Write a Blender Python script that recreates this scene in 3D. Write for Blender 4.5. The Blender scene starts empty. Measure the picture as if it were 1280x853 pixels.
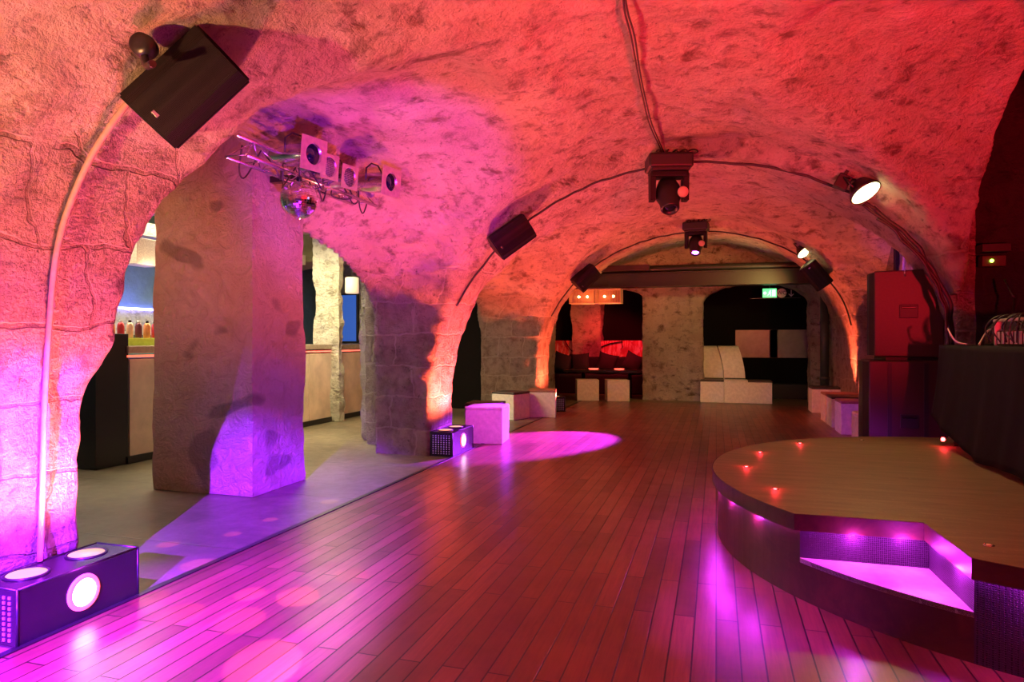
import bpy, bmesh, math, random
import numpy as np
from mathutils import Vector, Matrix, Euler
random.seed(7)
C = bpy.context.scene.collection
PI = math.pi

# ------------------------------------------------------------------ camera
F_PX, CAM_H, YAW = 840.0, 1.2, math.radians(16.9)
SN, CS = math.sin(YAW), math.cos(YAW)
cam_d = bpy.data.cameras.new('camera'); cam = bpy.data.objects.new('camera', cam_d); C.objects.link(cam)
cam.location = (0, 0, CAM_H); cam.rotation_euler = (PI/2, 0, YAW)
cam_d.sensor_width = 36; cam_d.lens = F_PX/1280*36; cam_d.clip_start = .05
bpy.context.scene.camera = cam
vs = bpy.context.scene.view_settings
vs.view_transform = 'Standard'; vs.look = 'None'; vs.gamma = 1; vs.use_curve_mapping = False
vs.exposure = 0.18
w = bpy.data.worlds.new('world'); bpy.context.scene.world = w; w.use_nodes = True
w.node_tree.nodes['Background'].inputs[0].default_value = (.5, .28, .3, 1)
w.node_tree.nodes['Background'].inputs[1].default_value = .02

def lamp(name, kind, loc, color, power, target=None, size=.1, angle=60, blend=.4, spread=None, sy=None):
    d = bpy.data.lights.new(name, kind); d.color = color; d.energy = power
    if kind in ('SPOT', 'POINT'): d.shadow_soft_size = size
    if kind == 'SPOT': d.spot_size = math.radians(angle); d.spot_blend = blend
    if kind == 'AREA':
        d.size = size
        if sy: d.shape = 'RECTANGLE'; d.size_y = sy
        if spread: d.spread = math.radians(spread)
    o = bpy.data.objects.new(name, d); C.objects.link(o); o.location = loc
    if target is not None:
        o.rotation_euler = (Vector(target)-Vector(loc)).to_track_quat('-Z', 'Y').to_euler()
    return o
RED = (1, .02, .035); ORANGE = (1, .11, .045); WARM = (1, .50, .20); PURPLE = (.34, .03, 1); MAG = (.75, .04, 1)
YEL = (1, .78, .30); PINK = (1, .12, .20)
# bay one: vault
lamp('vault_red', 'SPOT', (1.60, .9, 1.15), (1, .012, .03), 1700, (1.2, 3.2, 3.4), .05, 104, .7)
lamp('vault_red_far', 'SPOT', (1.75, 5.9, .9), RED, 120, (1.3, 5.4, 3.0), .06, 120, .8)
lamp('vault_warm', 'SPOT', (-2.2, .0, 1.0), (1, .44, .16), 420, (-1.7, 2.4, 3.0), .04, 80, .8)
lamp('vault_pink', 'SPOT', (.3, -1.6, .8), PINK, 20, (.1, 3.0, 3.0), .15, 90, .9)
lamp('stools_orange_fill', 'SPOT', (-.3, 9, 2.7), ORANGE, 160, (1.6, 11.6, .3), .04, 34, .8)  # added orange spot on the right-hand stools, no fixture
lamp('stool_violet_mid_fill', 'SPOT', (-.5, 3.6, 2.8), (.55, .04, 1), 700, (-2.6, 7.55, .2), .04, 9, .6)  # extra violet spot put in for the stool by the middle pillar
lamp('stools_violet_fill', 'SPOT', (-.5, 6.6, 2.7), (.5, .05, 1), 160, (1.6, 9.5, .2), .04, 14, .8)  # unseen violet spot added to colour the front stool
lamp('lunette_violet_fill', 'SPOT', (-.5, 1.4, .4), (.34, .015, 1), 1000, (-2.6, 4.9, 2.45), .04, 32, .6)  # added violet light for the lunette, hung on no fixture
# uplights by the light boxes at the left pillars; the right pair has no box
lamp('uplight_near', 'SPOT', (-2.50, 2.12, .30), (1, .13, .05), 330, (-2.85, 2.2, 2.6), .05, 150, .6)
lamp('uplight_near_b', 'SPOT', (-2.62, 2.40, .30), PINK, 80, (-2.7, 2.7, 2.6), .05, 150, .6)
lamp('uplight_base', 'SPOT', (-2.50, 2.25, .26), MAG, 35, (-2.9, 2.2, .7), .05, 140, .8)
lamp('uplight_mid', 'SPOT', (-2.45, 6.62, .30), ORANGE, 420, (-2.85, 6.7, 2.6), .05, 150, .6)
lamp('uplight_mid_b', 'SPOT', (-2.62, 6.92, .30), PINK, 150, (-2.5, 6.9, 2.6), .05, 150, .6)
lamp('uplight_far', 'SPOT', (-2.45, 11.1, .30), ORANGE, 340, (-2.8, 11.3, 2.6), .05, 150, .6)
lamp('uplight_far_b', 'SPOT', (-2.4, 10.6, .30), (1, .07, .05), 170, (-2.3, 9.2, 2.9), .05, 120, .6)
lamp('uplight_right', 'SPOT', (1.70, 11.3, .5), ORANGE, 260, (1.6, 10.2, 2.8), .05, 130, .6)
lamp('uplight_right_b', 'SPOT', (1.2, 8.2, 1.3), (.5, .05, 1), 90, (2.3, 9.3, 2.3), .05, 46, .6)
# purple beams, with added fills among them
lamp('purple_wash', 'SPOT', (-.45, -2.6, 2.45), (.21, .01, 1), 26000, (-2.45, 2.25, 0), .02, 25, .5)
lamp('column_violet', 'SPOT', (-.45, -2.6, 2.45), (.36, .02, 1), 1100, (-3.50, 4.5, .35), .02, 12, .4)
lamp('magenta_fore_fill', 'SPOT', (-2.3, .7, 2.4), (.34, .015, 1), 3200, (-2.4, 1.8, 0), .03, 56, 1)  # sourceless extra wash to spread magenta over the near floor
lamp('magenta_right_fill', 'SPOT', (-.8, 1.5, 2.5), (.45, .03, 1), 600, (.15, 3.1, 0), .03, 20, .9)  # added overhead fill for the magenta streak beside the stage
lamp('purple_beam', 'SPOT', (-.33, 10.6, 2.35), (.40, .03, 1), 11000, (-2.0, 7.75, 0), .03, 25, .35)
lamp('pillar_magenta_fill', 'SPOT', (-1.0, 3.0, 2.3), (.8, .04, .9), 220, (-3.2, 6.4, 1.9), .05, 26, .9)  # added fill tinting the middle pillar's front magenta
lamp('column_lilac_fill', 'SPOT', (-1.2, 4.0, 2.4), (.65, .42, 1), 45, (-3.4, 4.7, 1.4), .05, 60, .9)  # added soft lilac fill for the column's right face
lamp('column_front_fill', 'SPOT', (-2.2, 2.2, 2.2), (.5, .12, 1), 130, (-3.5, 4.36, 1.5), .03, 36, .9)  # unseen violet fill added for the column's front face
# yellow white floods on the right of the two arches
lamp('flood_mid', 'SPOT', (1.22, 6.15, 2.38), (1, .74, .25), 48, (.9, 4.0, 0), .08, 110, .8)
lamp('flood_mid_back', 'SPOT', (1.2, 6.6, 2.3), YEL, 60, (.6, 14, .8), .08, 34, .8)
lamp('flood_far', 'SPOT', (1.25, 10.75, 2.30), (1, .78, .20), 300, (-.9, 13.9, 1.0), .08, 84, .8)
lamp('flood_far_up', 'SPOT', (1.1, 11.9, 2.0), YEL, 40, (-.6, 12.2, 3.0), .08, 130, .8)
# aisle and bar
lamp('bar_light', 'AREA', (-6.1, 6.4, 2.65), (1, .86, .58), 190, (-6.1, 6.4, 0), 1.0, sy=4)
lamp('aisle_light', 'AREA', (-4.9, 7.6, 2.55), (1, .80, .40), 90, (-5.3, 8.2, 0), .8)
lamp('column_warm_fill', 'SPOT', (-5.2, 3.0, 2.5), (1, .62, .20), 75, (-4.1, 4.4, 1.5), .1, 70, .8)  # added warm fill on the column's aisle side, no fixture modelled
lamp('lounge_red', 'SPOT', (-2.0, 14.6, 1.9), RED, 110, (-2.4, 15.9, .75), .1, 95, .6)
lamp('lounge_orange_fill', 'SPOT', (-2.5, 14.8, 1.3), ORANGE, 40, (-2.95, 15.8, 1.7), .1, 60, .6)  # added orange spot to colour the lounge pillar

# ------------------------------------------------------------------ picture ray helpers (a pixel meets a plane of the place)
def ray(u, v):
    a, b = (u-640)/F_PX, (426.5-v)/F_PX
    return Vector((-SN + a*CS, CS + a*SN, b))
def at_z(u, v, z): d = ray(u, v); return Vector((0, 0, CAM_H)) + d*((z-CAM_H)/d.z)
def at_y(u, v, y): d = ray(u, v); return Vector((0, 0, CAM_H)) + d*(y/d.y)
def at_x(u, v, x): d = ray(u, v); return Vector((0, 0, CAM_H)) + d*(x/d.x)

# ------------------------------------------------------------------ materials
def new_mat(name):
    m = bpy.data.materials.new(name); m.use_nodes = True
    nt = m.node_tree; b = nt.nodes['Principled BSDF']; return m, nt, b
class G:   # terse node graph helper
    def __init__(s, nt): s.nt = nt
    def n(s, t, **kw):
        o = s.nt.nodes.new(t)
        for k, v in kw.items():
            if hasattr(o, k) and k not in o.inputs: setattr(o, k, v)
            else: s.set(o, k, v)
        return o
    def set(s, o, k, v):
        i = o.inputs[k]
        if isinstance(v, bpy.types.NodeSocket): s.nt.links.new(v, i)
        else: i.default_value = v
    def math(s, op, a, b=0.0, c=None, clamp=False):
        o = s.nt.nodes.new('ShaderNodeMath'); o.operation = op; o.use_clamp = clamp
        s.set(o, 0, a); s.set(o, 1, b)
        if c is not None: s.set(o, 2, c)
        return o.outputs[0]
    def mix(s, f, a, b, blend='MIX'):
        o = s.nt.nodes.new('ShaderNodeMix'); o.data_type = 'RGBA'; o.blend_type = blend
        s.set(o, 0, f)
        for idx, v in ((6, a), (7, b)):
            i = o.inputs[idx]
            if isinstance(v, bpy.types.NodeSocket): s.nt.links.new(v, i)
            else: i.default_value = (*v, 1) if len(v) == 3 else v
        return o.outputs[2]
    def ramp(s, f, lo, hi):
        o = s.nt.nodes.new('ShaderNodeMapRange'); s.set(o, 'Value', f); s.set(o, 'From Min', lo); s.set(o, 'From Max', hi)
        return o.outputs[0]
    def noise(s, vec, scale, detail=4, rough=.6, dist=0):
        o = s.nt.nodes.new('ShaderNodeTexNoise'); s.nt.links.new(vec, o.inputs['Vector'])
        o.inputs['Scale'].default_value = scale; o.inputs['Detail'].default_value = detail
        o.inputs['Roughness'].default_value = rough; o.inputs['Distortion'].default_value = dist
        return o.outputs['Fac']
    def bump(s, h, strength, dist, normal=None):
        o = s.nt.nodes.new('ShaderNodeBump'); s.set(o, 'Height', h); s.set(o, 'Strength', strength); s.set(o, 'Distance', dist)
        if normal is not None: s.nt.links.new(normal, o.inputs['Normal'])
        return o.outputs[0]
def pos(nt):
    return nt.nodes.new('ShaderNodeNewGeometry').outputs['Position']
def objco(nt):
    return nt.nodes.new('ShaderNodeTexCoord').outputs['Object']

def plain(name, col, rough=.5, metal=0, bump=0, bscale=30, emis=None, estr=0, var=.12, spec=.5, coat=0):
    m, nt, b = new_mat(name); g = G(nt)
    co = objco(nt)
    n = g.noise(co, bscale, 5)
    c = g.mix(g.ramp(n, .35, .7), tuple(x*(1-var) for x in col), tuple(min(1, x*(1+var)) for x in col))
    nt.links.new(c, b.inputs['Base Color'])
    b.inputs['Roughness'].default_value = rough; b.inputs['Metallic'].default_value = metal
    b.inputs['Specular IOR Level'].default_value = spec; b.inputs['Coat Weight'].default_value = coat
    if bump: nt.links.new(g.bump(n, .5, bump), b.inputs['Normal'])
    if emis: b.inputs['Emission Color'].default_value = (*emis, 1); b.inputs['Emission Strength'].default_value = estr
    return m

def stone(name, light, mid, dark, blocks=True, zlim=1.95, pit=.585, gloss=.75, bmp=1.0):
    m, nt, b = new_mat(name); g = G(nt); p = pos(nt)
    sep = g.n('ShaderNodeSeparateXYZ'); nt.links.new(p, sep.inputs[0])
    x, y, z = sep.outputs
    n1 = g.noise(p, 1.7, 5, .6, .6); n2 = g.noise(p, 7, 8, .68, .25); n3 = g.noise(p, 34, 6, .7)
    # irregular stones showing through the plaster of the vault
    st = g.n('ShaderNodeMapping'); nt.links.new(p, st.inputs[0]); st.inputs['Scale'].default_value = (3.0, 3.0, 6.5)
    st.inputs['Rotation'].default_value = (.2, .3, .5)
    patch = g.noise(st.outputs[0], 1.25, 6, .6, .35)
    patch = g.math('MULTIPLY', g.ramp(patch, .55, .66), g.ramp(n2, .38, .55))
    pits = g.ramp(g.noise(p, 17, 7, .74, .3), pit, pit+.09)
    col = g.mix(g.ramp(n1, .38, .62), light, mid)
    col = g.mix(g.math('MULTIPLY', g.ramp(n2, .52, .66), .65), col, dark)
    hb = g.math('ADD', g.math('MULTIPLY', n2, 1.5), g.math('MULTIPLY', n3, .7))
    hb = g.math('SUBTRACT', hb, g.math('MULTIPLY', pits, .35))
    hv = g.math('SUBTRACT', hb, g.math('MULTIPLY', patch, .45))
    colv = g.mix(g.math('MULTIPLY', patch, .85), col, dark)
    if blocks:
        u = g.math('ADD', x, g.math('MULTIPLY', y, 1.0))
        wob = g.noise(p, 3.2, 3)
        u2 = g.math('ADD', u, g.math('MULTIPLY', wob, .22)); z2 = g.math('ADD', z, g.math('MULTIPLY', g.noise(p, 2.6, 3), .14))
        cx = g.n('ShaderNodeCombineXYZ'); nt.links.new(u2, cx.inputs[0]); nt.links.new(z2, cx.inputs[1])
        br = nt.nodes.new('ShaderNodeTexBrick'); nt.links.new(cx.outputs[0], br.inputs['Vector'])
        br.inputs['Scale'].default_value = 1; br.inputs['Brick Width'].default_value = .47; br.inputs['Row Height'].default_value = .335
        br.inputs['Mortar Size'].default_value = .011; br.inputs['Mortar Smooth'].default_value = .35; br.inputs['Bias'].default_value = 0
        br.inputs['Color1'].default_value = (.0, .0, .0, 1); br.inputs['Color2'].default_value = (1, 1, 1, 1); br.inputs['Mortar'].default_value = (.5, .5, .5, 1)
        mort = g.math('MULTIPLY', br.outputs['Fac'], g.ramp(n2, .26, .46)); bw = g.n('ShaderNodeRGBToBW'); nt.links.new(br.outputs['Color'], bw.inputs[0])
        cb = g.mix(bw.outputs[0], mid, tuple(v*.8 for v in mid))
        cb = g.mix(g.math('MULTIPLY', g.ramp(n2, .45, .66), .65), cb, dark)
        cb = g.mix(g.math('MULTIPLY', mort, .45), cb, g.mix(g.ramp(y, 3.0, 4.0), dark, light))
        hbk = g.math('SUBTRACT', hb, g.math('MULTIPLY', mort, 1.1))
        hbk = g.math('ADD', hbk, g.math('MULTIPLY', g.noise(p, 55, 4), .8))
        sel = g.math('MULTIPLY', g.ramp(g.math('ADD', z, g.math('MULTIPLY', n1, .9)), zlim+.50, zlim+.40), g.ramp(y, 12.8, 12.6))
        colf = g.mix(sel, colv, cb)
        hm = g.n('ShaderNodeMix'); hm.data_type = 'FLOAT'; nt.links.new(sel, hm.inputs[0]); nt.links.new(hv, hm.inputs[2]); nt.links.new(hbk, hm.inputs[3])
        h = hm.outputs[0]
    else: colf, h = colv, hv
    colf = g.mix(g.math('MULTIPLY', pits, .7), colf, tuple(v*.35 for v in dark))
    nt.links.new(colf, b.inputs['Base Color']); b.inputs['Roughness'].default_value = gloss
    nt.links.new(g.bump(h, bmp, .13), b.inputs['Normal'])
    return m

M = {}
M['stone'] = stone('vault stone', (.74, .66, .56), (.58, .47, .38), (.17, .10, .07))
M['stone_dark'] = stone('dark stone', (.030, .022, .022), (.022, .016, .016), (.01, .008, .008), bmp=.6)  # vault stone recipe in near-black tones, for recess and lounge side
M['stone_white'] = stone('limewashed stone', (.78, .76, .62), (.66, .63, .48), (.34, .30, .20), blocks=False)
M['black'] = plain('black paint', (.012, .010, .011), .45, bump=.002)
M['black_gloss'] = plain('black lacquer', (.014, .010, .014), .25)
M['speaker'] = plain('speaker cabinet', (.012, .009, .011), .5, spec=.15, bump=.002, bscale=120)
M['cab_wood'] = plain('painted cabinet wood', (.04, .014, .011), .42, bump=.0015, bscale=60)
M['metal'] = plain('brushed metal', (.75, .72, .72), .22, 1)
M['dark_metal'] = plain('dark metal', (.06, .055, .06), .35, .8)
M['brass'] = plain('gel frame metal', (.78, .66, .38), .4, .6)
M['white_cube'] = plain('white leatherette', (.78, .74, .66), .45, bump=.0012, bscale=18)
M['cube_top'] = plain('dark seat pad', (.055, .04, .035), .5, bump=.0012)
M['pad_warm'] = plain('warm seat pad', (.32, .14, .09), .5)
M['matte_black'] = plain('matte black wall', (.008, .007, .007), .9, spec=.15)
M['fabric'] = plain('black fabric', (.016, .012, .018), .85, bump=.004, bscale=40)
M['cloth'] = plain('charcoal cloth', (.012, .010, .014), .85, bump=.003, bscale=14, spec=.1)
M['cable'] = plain('cable sheath', (.03, .022, .025), .5)
M['conduit'] = plain('painted conduit', (.42, .27, .22), .6)
M['grey_conduit'] = plain('pale conduit', (.6, .5, .5), .5)
M['green_pipe'] = plain('dark downpipe', (.035, .045, .035), .4)
M['teal'] = plain('teal plaster', (.09, .17, .18), .6, bump=.03, bscale=9)
M['ply'] = plain('pale bar front', (.62, .50, .38), .5, bump=.001, bscale=3, var=.2)
M['counter'] = plain('zinc counter', (.42, .36, .27), .35, .3)
M['aluminium'] = plain('pale aluminium', (.70, .72, .80), .3, .7)
M['panel'] = plain('brushed wall panel', (.30, .22, .20), .4, .3, bscale=6)
M['beam'] = plain('painted steel beam', (.022, .019, .014), .4, .2)
M['glass_dark'] = plain('dark lens glass', (.01, .012, .03), .08, spec=.8, coat=.5)
def glow(name, col, s, base=(.5, .5, .5)): return plain(name, base, .4, emis=col, estr=s, var=0)
M['lamp_orange'] = glow('orange lamp', (1, .50, .16), 1.0, (.12, .08, .05))
M['lamp_white'] = glow('white pink lamp', (1, .82, .88), 9)
M['lamp_purple'] = glow('purple lamp', (.45, .08, 1), 30)
M['flood_glow'] = glow('flood lamp', (1, .88, .38), 6)
M['led_mag'] = glow('magenta strip', (.65, .03, 1), 30)
M['led_blue'] = glow('blue strip', (.20, .18, 1), 14)
M['led_red'] = glow('red led', (1, .03, .03), 25)
M['led_green'] = glow('green led', (.35, 1, .05), 12)
M['strip_red'] = glow('red strip', (1, .08, .04), 2.2)
M['tea_red'] = glow('lit red glass', (1, .08, .05), 2.5)
M['exit_green'] = glow('exit green', (.02, .75, .22), 1.6)
M['exit_white'] = glow('exit white', (.55, 1, .7), 1.8)
M['sign_white'] = plain('sign white', (.7, .7, .66), .5)
M['lamp_shade'] = glow('organza shade', (1, .30, .07), .06, (.35, .18, .08))
M['bulb'] = glow('bulb', (1, .65, .25), 25)
M['shade_pale'] = glow('pale perforated shade', (1, .78, .48), .5, (.5, .42, .34))
M['blue_glass'] = glow('blue window', (.04, .14, .60), .6, (.02, .05, .2))

def floor_wood():
    m, nt, b = new_mat('dance floor planks'); g = G(nt); p = pos(nt)
    sep = g.n('ShaderNodeSeparateXYZ'); nt.links.new(p, sep.inputs[0]); x, y, z = sep.outputs
    cx = g.n('ShaderNodeCombineXYZ'); nt.links.new(y, cx.inputs[0]); nt.links.new(x, cx.inputs[1])
    br = nt.nodes.new('ShaderNodeTexBrick'); nt.links.new(cx.outputs[0], br.inputs['Vector'])
    br.offset = .37
    for k, v in (('Scale', 1), ('Brick Width', 1.15), ('Row Height', .088), ('Mortar Size', .0036), ('Mortar Smooth', .2), ('Bias', 0)): br.inputs[k].default_value = v
    br.inputs['Color1'].default_value = (0, 0, 0, 1); br.inputs['Color2'].default_value = (1, 1, 1, 1); br.inputs['Mortar'].default_value = (.5, .5, .5, 1)
    bw = g.n('ShaderNodeRGBToBW'); nt.links.new(br.outputs['Color'], bw.inputs[0])
    mp = g.n('ShaderNodeMapping'); nt.links.new(p, mp.inputs[0]); mp.inputs['Scale'].default_value = (26, 1.6, 1)
    gr = g.noise(mp.outputs[0], 2.2, 6, .6, .4); n2 = g.noise(p, 1.1, 5, .6); sc = g.noise(p, 24, 8, .75, 1.5)
    c = g.mix(bw.outputs[0], (.12, .042, .026), (.29, .105, .058))
    c = g.mix(g.ramp(gr, .35, .7), c, g.mix(.55, c, (.06, .022, .018)))
    c = g.mix(g.math('MULTIPLY', g.ramp(n2, .45, .7), .4), c, (.33, .14, .075))
    c = g.mix(g.math('MULTIPLY', g.ramp(sc, .66, .74), .25), c, (.45, .30, .2))
    c = g.mix(br.outputs['Fac'], c, (.012, .006, .004))
    nt.links.new(c, b.inputs['Base Color'])
    nt.links.new(g.math('ADD', .20, g.math('MULTIPLY', g.noise(p, 5, 6, .7), .26)), b.inputs['Roughness'])
    b.inputs['Specular IOR Level'].default_value = .6
    h = g.math('SUBTRACT', g.math('MULTIPLY', gr, .12), br.outputs['Fac'])
    h = g.math('ADD', h, g.math('MULTIPLY', bw.outputs[0], .3))
    nt.links.new(g.bump(h, .5, .004), b.inputs['Normal']); return m
def floor_concrete():
    m, nt, b = new_mat('aisle concrete'); g = G(nt); p = pos(nt)
    n1 = g.noise(p, .9, 6, .65, .5); n2 = g.noise(p, 9, 7, .7)
    c = g.mix(g.ramp(n1, .35, .65), (.10, .085, .06), (.22, .19, .13)); c = g.mix(g.math('MULTIPLY', g.ramp(n2, .4, .7), .4), c, (.06, .05, .04))
    sep = g.n('ShaderNodeSeparateXYZ'); nt.links.new(p, sep.inputs[0]); x, y, z = sep.outputs
    fx = g.math('ABSOLUTE', g.math('SUBTRACT', g.math('FRACT', g.math('DIVIDE', y, 1.3)), .5))
    j = g.ramp(fx, .006, .003)
    c = g.mix(g.math('MULTIPLY', j, .6), c, (.02, .018, .015))
    nt.links.new(c, b.inputs['Base Color']); nt.links.new(g.math('ADD', .28, g.math('MULTIPLY', n2, .25)), b.inputs['Roughness'])
    nt.links.new(g.bump(g.math('SUBTRACT', n2, j), .3, .006), b.inputs['Normal']); return m
def stage_top():
    m, nt, b = new_mat('stage top'); g = G(nt); p = pos(nt)
    mp = g.n('ShaderNodeMapping'); nt.links.new(p, mp.inputs[0]); mp.inputs['Scale'].default_value = (1.2, 9, 1); mp.inputs['Rotation'].default_value = (0, 0, .25)
    n1 = g.noise(mp.outputs[0], 2, 6, .65, .5); n2 = g.noise(p, 30, 6, .7)
    c = g.mix(g.ramp(n1, .35, .7), (.125, .10, .052), (.20, .16, .088)); c = g.mix(g.math('MULTIPLY', g.ramp(n2, .60, .68), .35), c, (.42, .34, .22))
    nt.links.new(c, b.inputs['Base Color']); b.inputs['Roughness'].default_value = .55
    nt.links.new(g.bump(n2, .3, .004), b.inputs['Normal']); return m
def perforated(name, c1, c2, rough=.4, scale=70, metal=.3, bump=.003):
    m, nt, b = new_mat(name); g = G(nt); co = objco(nt)
    v = nt.nodes.new('ShaderNodeTexVoronoi'); nt.links.new(co, v.inputs['Vector']); v.inputs['Scale'].default_value = scale; v.inputs['Randomness'].default_value = .12
    f = g.ramp(v.outputs['Distance'], .35, .5)
    nt.links.new(g.mix(f, c1, c2), b.inputs['Base Color']); b.inputs['Roughness'].default_value = rough; b.inputs['Metallic'].default_value = metal; b.inputs['Specular IOR Level'].default_value = .2
    nt.links.new(g.bump(f, .7, bump), b.inputs['Normal']); return m
def rusty(name):
    m, nt, b = new_mat(name); g = G(nt); p = pos(nt)
    n1 = g.noise(p, 5, 8, .7, .8); n2 = g.noise(p, 26, 8, .8, 2)
    c = g.mix(g.ramp(n1, .4, .65), (.055, .020, .014), (.10, .035, .022)); c = g.mix(g.math('MULTIPLY', g.ramp(n2, .62, .70), .6), c, (.22, .10, .05))
    nt.links.new(c, b.inputs['Base Color']); b.inputs['Roughness'].default_value = .38
    nt.links.new(g.bump(n2, .2, .004), b.inputs['Normal']); return m
def graffiti():   # loose brush strokes, rays of paint
    m, nt, b = new_mat('painted lounge panel'); g = G(nt); p = pos(nt)
    mp = g.n('ShaderNodeMapping'); nt.links.new(p, mp.inputs[0]); mp.inputs['Rotation'].default_value = (0, .9, 0); mp.inputs['Scale'].default_value = (9, 1, 1.6)
    n1 = g.noise(mp.outputs[0], 1.4, 5, .6, 1.2); n2 = g.noise(p, 2.5, 4)
    c = g.mix(g.ramp(n1, .48, .56), (.62, .12, .10), (.85, .62, .55)); c = g.mix(g.ramp(n2, .5, .62), c, (.45, .06, .06))
    nt.links.new(c, b.inputs['Base Color']); b.inputs['Roughness'].default_value = .4; return m
def mirror_tiles():
    m, nt, b = new_mat('mirror tiles'); g = G(nt)
    b.inputs['Metallic'].default_value = 1; b.inputs['Roughness'].default_value = .06; b.inputs['Base Color'].default_value = (.92, .9, .95, 1); return m
def column_mat():
    m, nt, b = new_mat('painted column plaster'); g = G(nt); p = pos(nt)
    n1 = g.noise(p, 1.3, 4, .6, .5); n2 = g.noise(p, 9, 8, .7, 1.4); n3 = g.noise(p, 40, 5, .7)
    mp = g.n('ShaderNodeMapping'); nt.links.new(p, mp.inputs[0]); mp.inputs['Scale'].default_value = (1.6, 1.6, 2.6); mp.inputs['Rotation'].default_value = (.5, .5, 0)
    shadow_blob = g.ramp(g.noise(mp.outputs[0], 1.25, 1.5, .4, .3), .635, .675)  # projected shadow patches painted into the plaster colour as noise blobs
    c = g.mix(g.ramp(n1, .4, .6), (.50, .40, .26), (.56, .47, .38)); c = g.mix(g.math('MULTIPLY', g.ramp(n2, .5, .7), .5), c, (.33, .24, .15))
    c = g.mix(g.math('MULTIPLY', shadow_blob, .55), c, (.10, .08, .07))
    nt.links.new(c, b.inputs['Base Color']); b.inputs['Roughness'].default_value = .36
    h = g.math('ADD', n2, g.math('MULTIPLY', n3, .3)); nt.links.new(g.bump(h, 1.0, .10), b.inputs['Normal']); return m
M['wood'] = floor_wood(); M['concrete'] = floor_concrete(); M['stage_top'] = stage_top(); M['rusty'] = rusty('stage facing')
M['tread'] = perforated('chequer rubber', (.025, .016, .025), (.09, .06, .09), scale=120)
M['grille'] = perforated('speaker grille', (.006, .005, .006), (.018, .012, .015), scale=160, metal=.2, bump=.001)
M['mesh_metal'] = perforated('wire mesh', (.02, .02, .03), (.7, .62, .5), scale=75, metal=.8)
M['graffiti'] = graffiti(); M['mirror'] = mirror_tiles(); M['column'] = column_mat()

# ------------------------------------------------------------------ mesh helpers
def bm_new(): return bmesh.new()
def xf(loc=(0, 0, 0), rot=(0, 0, 0)): return Matrix.Translation(loc) @ Euler(rot).to_matrix().to_4x4()
def add_box(bm, size, loc=(0, 0, 0), rot=(0, 0, 0), bev=0, mi=0, seg=2):
    r = bmesh.ops.create_cube(bm, size=1); vs_ = r['verts']
    bmesh.ops.scale(bm, vec=size, verts=vs_)
    fs = set(f for v in vs_ for f in v.link_faces)
    if bev:
        es = list({e for v in vs_ for e in v.link_edges})
        rr = bmesh.ops.bevel(bm, geom=es, offset=bev, segments=seg, affect='EDGES', profile=.5)
        fs = set(rr['faces']) | {f for f in fs if f.is_valid}
        vs_ = list({v for f in fs for v in f.verts})
    bmesh.ops.transform(bm, matrix=xf(loc, rot), verts=vs_)
    for f in fs: f.material_index = mi
    return vs_
def add_cyl(bm, p0, p1, r0, r1=None, seg=24, caps=True, mi=0):
    p0, p1 = Vector(p0), Vector(p1); d = p1-p0; r1 = r0 if r1 is None else r1
    q = d.to_track_quat('Z', 'Y').to_matrix().to_4x4()
    res = bmesh.ops.create_cone(bm, cap_ends=caps, cap_tris=False, segments=seg, radius1=r0, radius2=r1, depth=d.length, matrix=Matrix.Translation((p0+p1)/2) @ q)
    for v in res['verts']:
        for f in v.link_faces: f.material_index = mi; f.smooth = len(f.verts) == 4
    return res['verts']
def add_lathe(bm, prof, axis_m=Matrix.Identity(4), seg=28, mi=0):
    rings = []
    for r, h in prof:
        rings.append([bm.verts.new(axis_m @ Vector((r*math.cos(2*PI*k/seg), r*math.sin(2*PI*k/seg), h))) for k in range(seg)])
    for a, b in zip(rings, rings[1:]):
        for k in range(seg):
            f = bm.faces.new((a[k], a[(k+1) % seg], b[(k+1) % seg], b[k])); f.smooth = True; f.material_index = mi
    for rg, fl in ((rings[0], True), (rings[-1], False)):
        f = bm.faces.new(rg[::-1] if fl else rg); f.material_index = mi
def add_tube(bm, pts, r, seg=8, mi=0):
    pts = [Vector(p) for p in pts]; rings = []; up = None
    for i, p in enumerate(pts):
        t = (pts[min(i+1, len(pts)-1)] - pts[max(i-1, 0)]).normalized()
        if up is None: up = Vector((0, 0, 1)) if abs(t.z) < .9 else Vector((1, 0, 0))
        s = t.cross(up).normalized(); up = s.cross(t).normalized()
        rings.append([bm.verts.new(p + (s*math.cos(2*PI*k/seg) + up*math.sin(2*PI*k/seg))*r) for k in range(seg)])
    for a, b in zip(rings, rings[1:]):
        for k in range(seg):
            f = bm.faces.new((a[k], b[k], b[(k+1) % seg], a[(k+1) % seg])); f.smooth = True; f.material_index = mi
    bm.faces.new(rings[0]); bm.faces.new(rings[-1][::-1])
def add_prism(bm, poly, z0, z1, mi=0, m=Matrix.Identity(4)):
    a = [bm.verts.new(m @ Vector((x, y, z0))) for x, y in poly]; b = [bm.verts.new(m @ Vector((x, y, z1))) for x, y in poly]
    fs = [bm.faces.new(a[::-1]), bm.faces.new(b)]
    n = len(poly)
    for k in range(n): fs.append(bm.faces.new((a[k], a[(k+1) % n], b[(k+1) % n], b[k])))
    for f in fs: f.material_index = mi
    return a+b
def spline(pts, n=8):
    pts = [Vector(p) for p in pts]; out = []
    for i in range(len(pts)-1):
        p0, p1, p2, p3 = pts[max(i-1, 0)], pts[i], pts[i+1], pts[min(i+2, len(pts)-1)]
        for k in range(n):
            t = k/n; out.append(.5*((2*p1) + (p2-p0)*t + (2*p0-5*p1+4*p2-p3)*t*t + (3*p1-p0-3*p2+p3)*t**3))
    out.append(pts[-1]); return out
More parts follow.
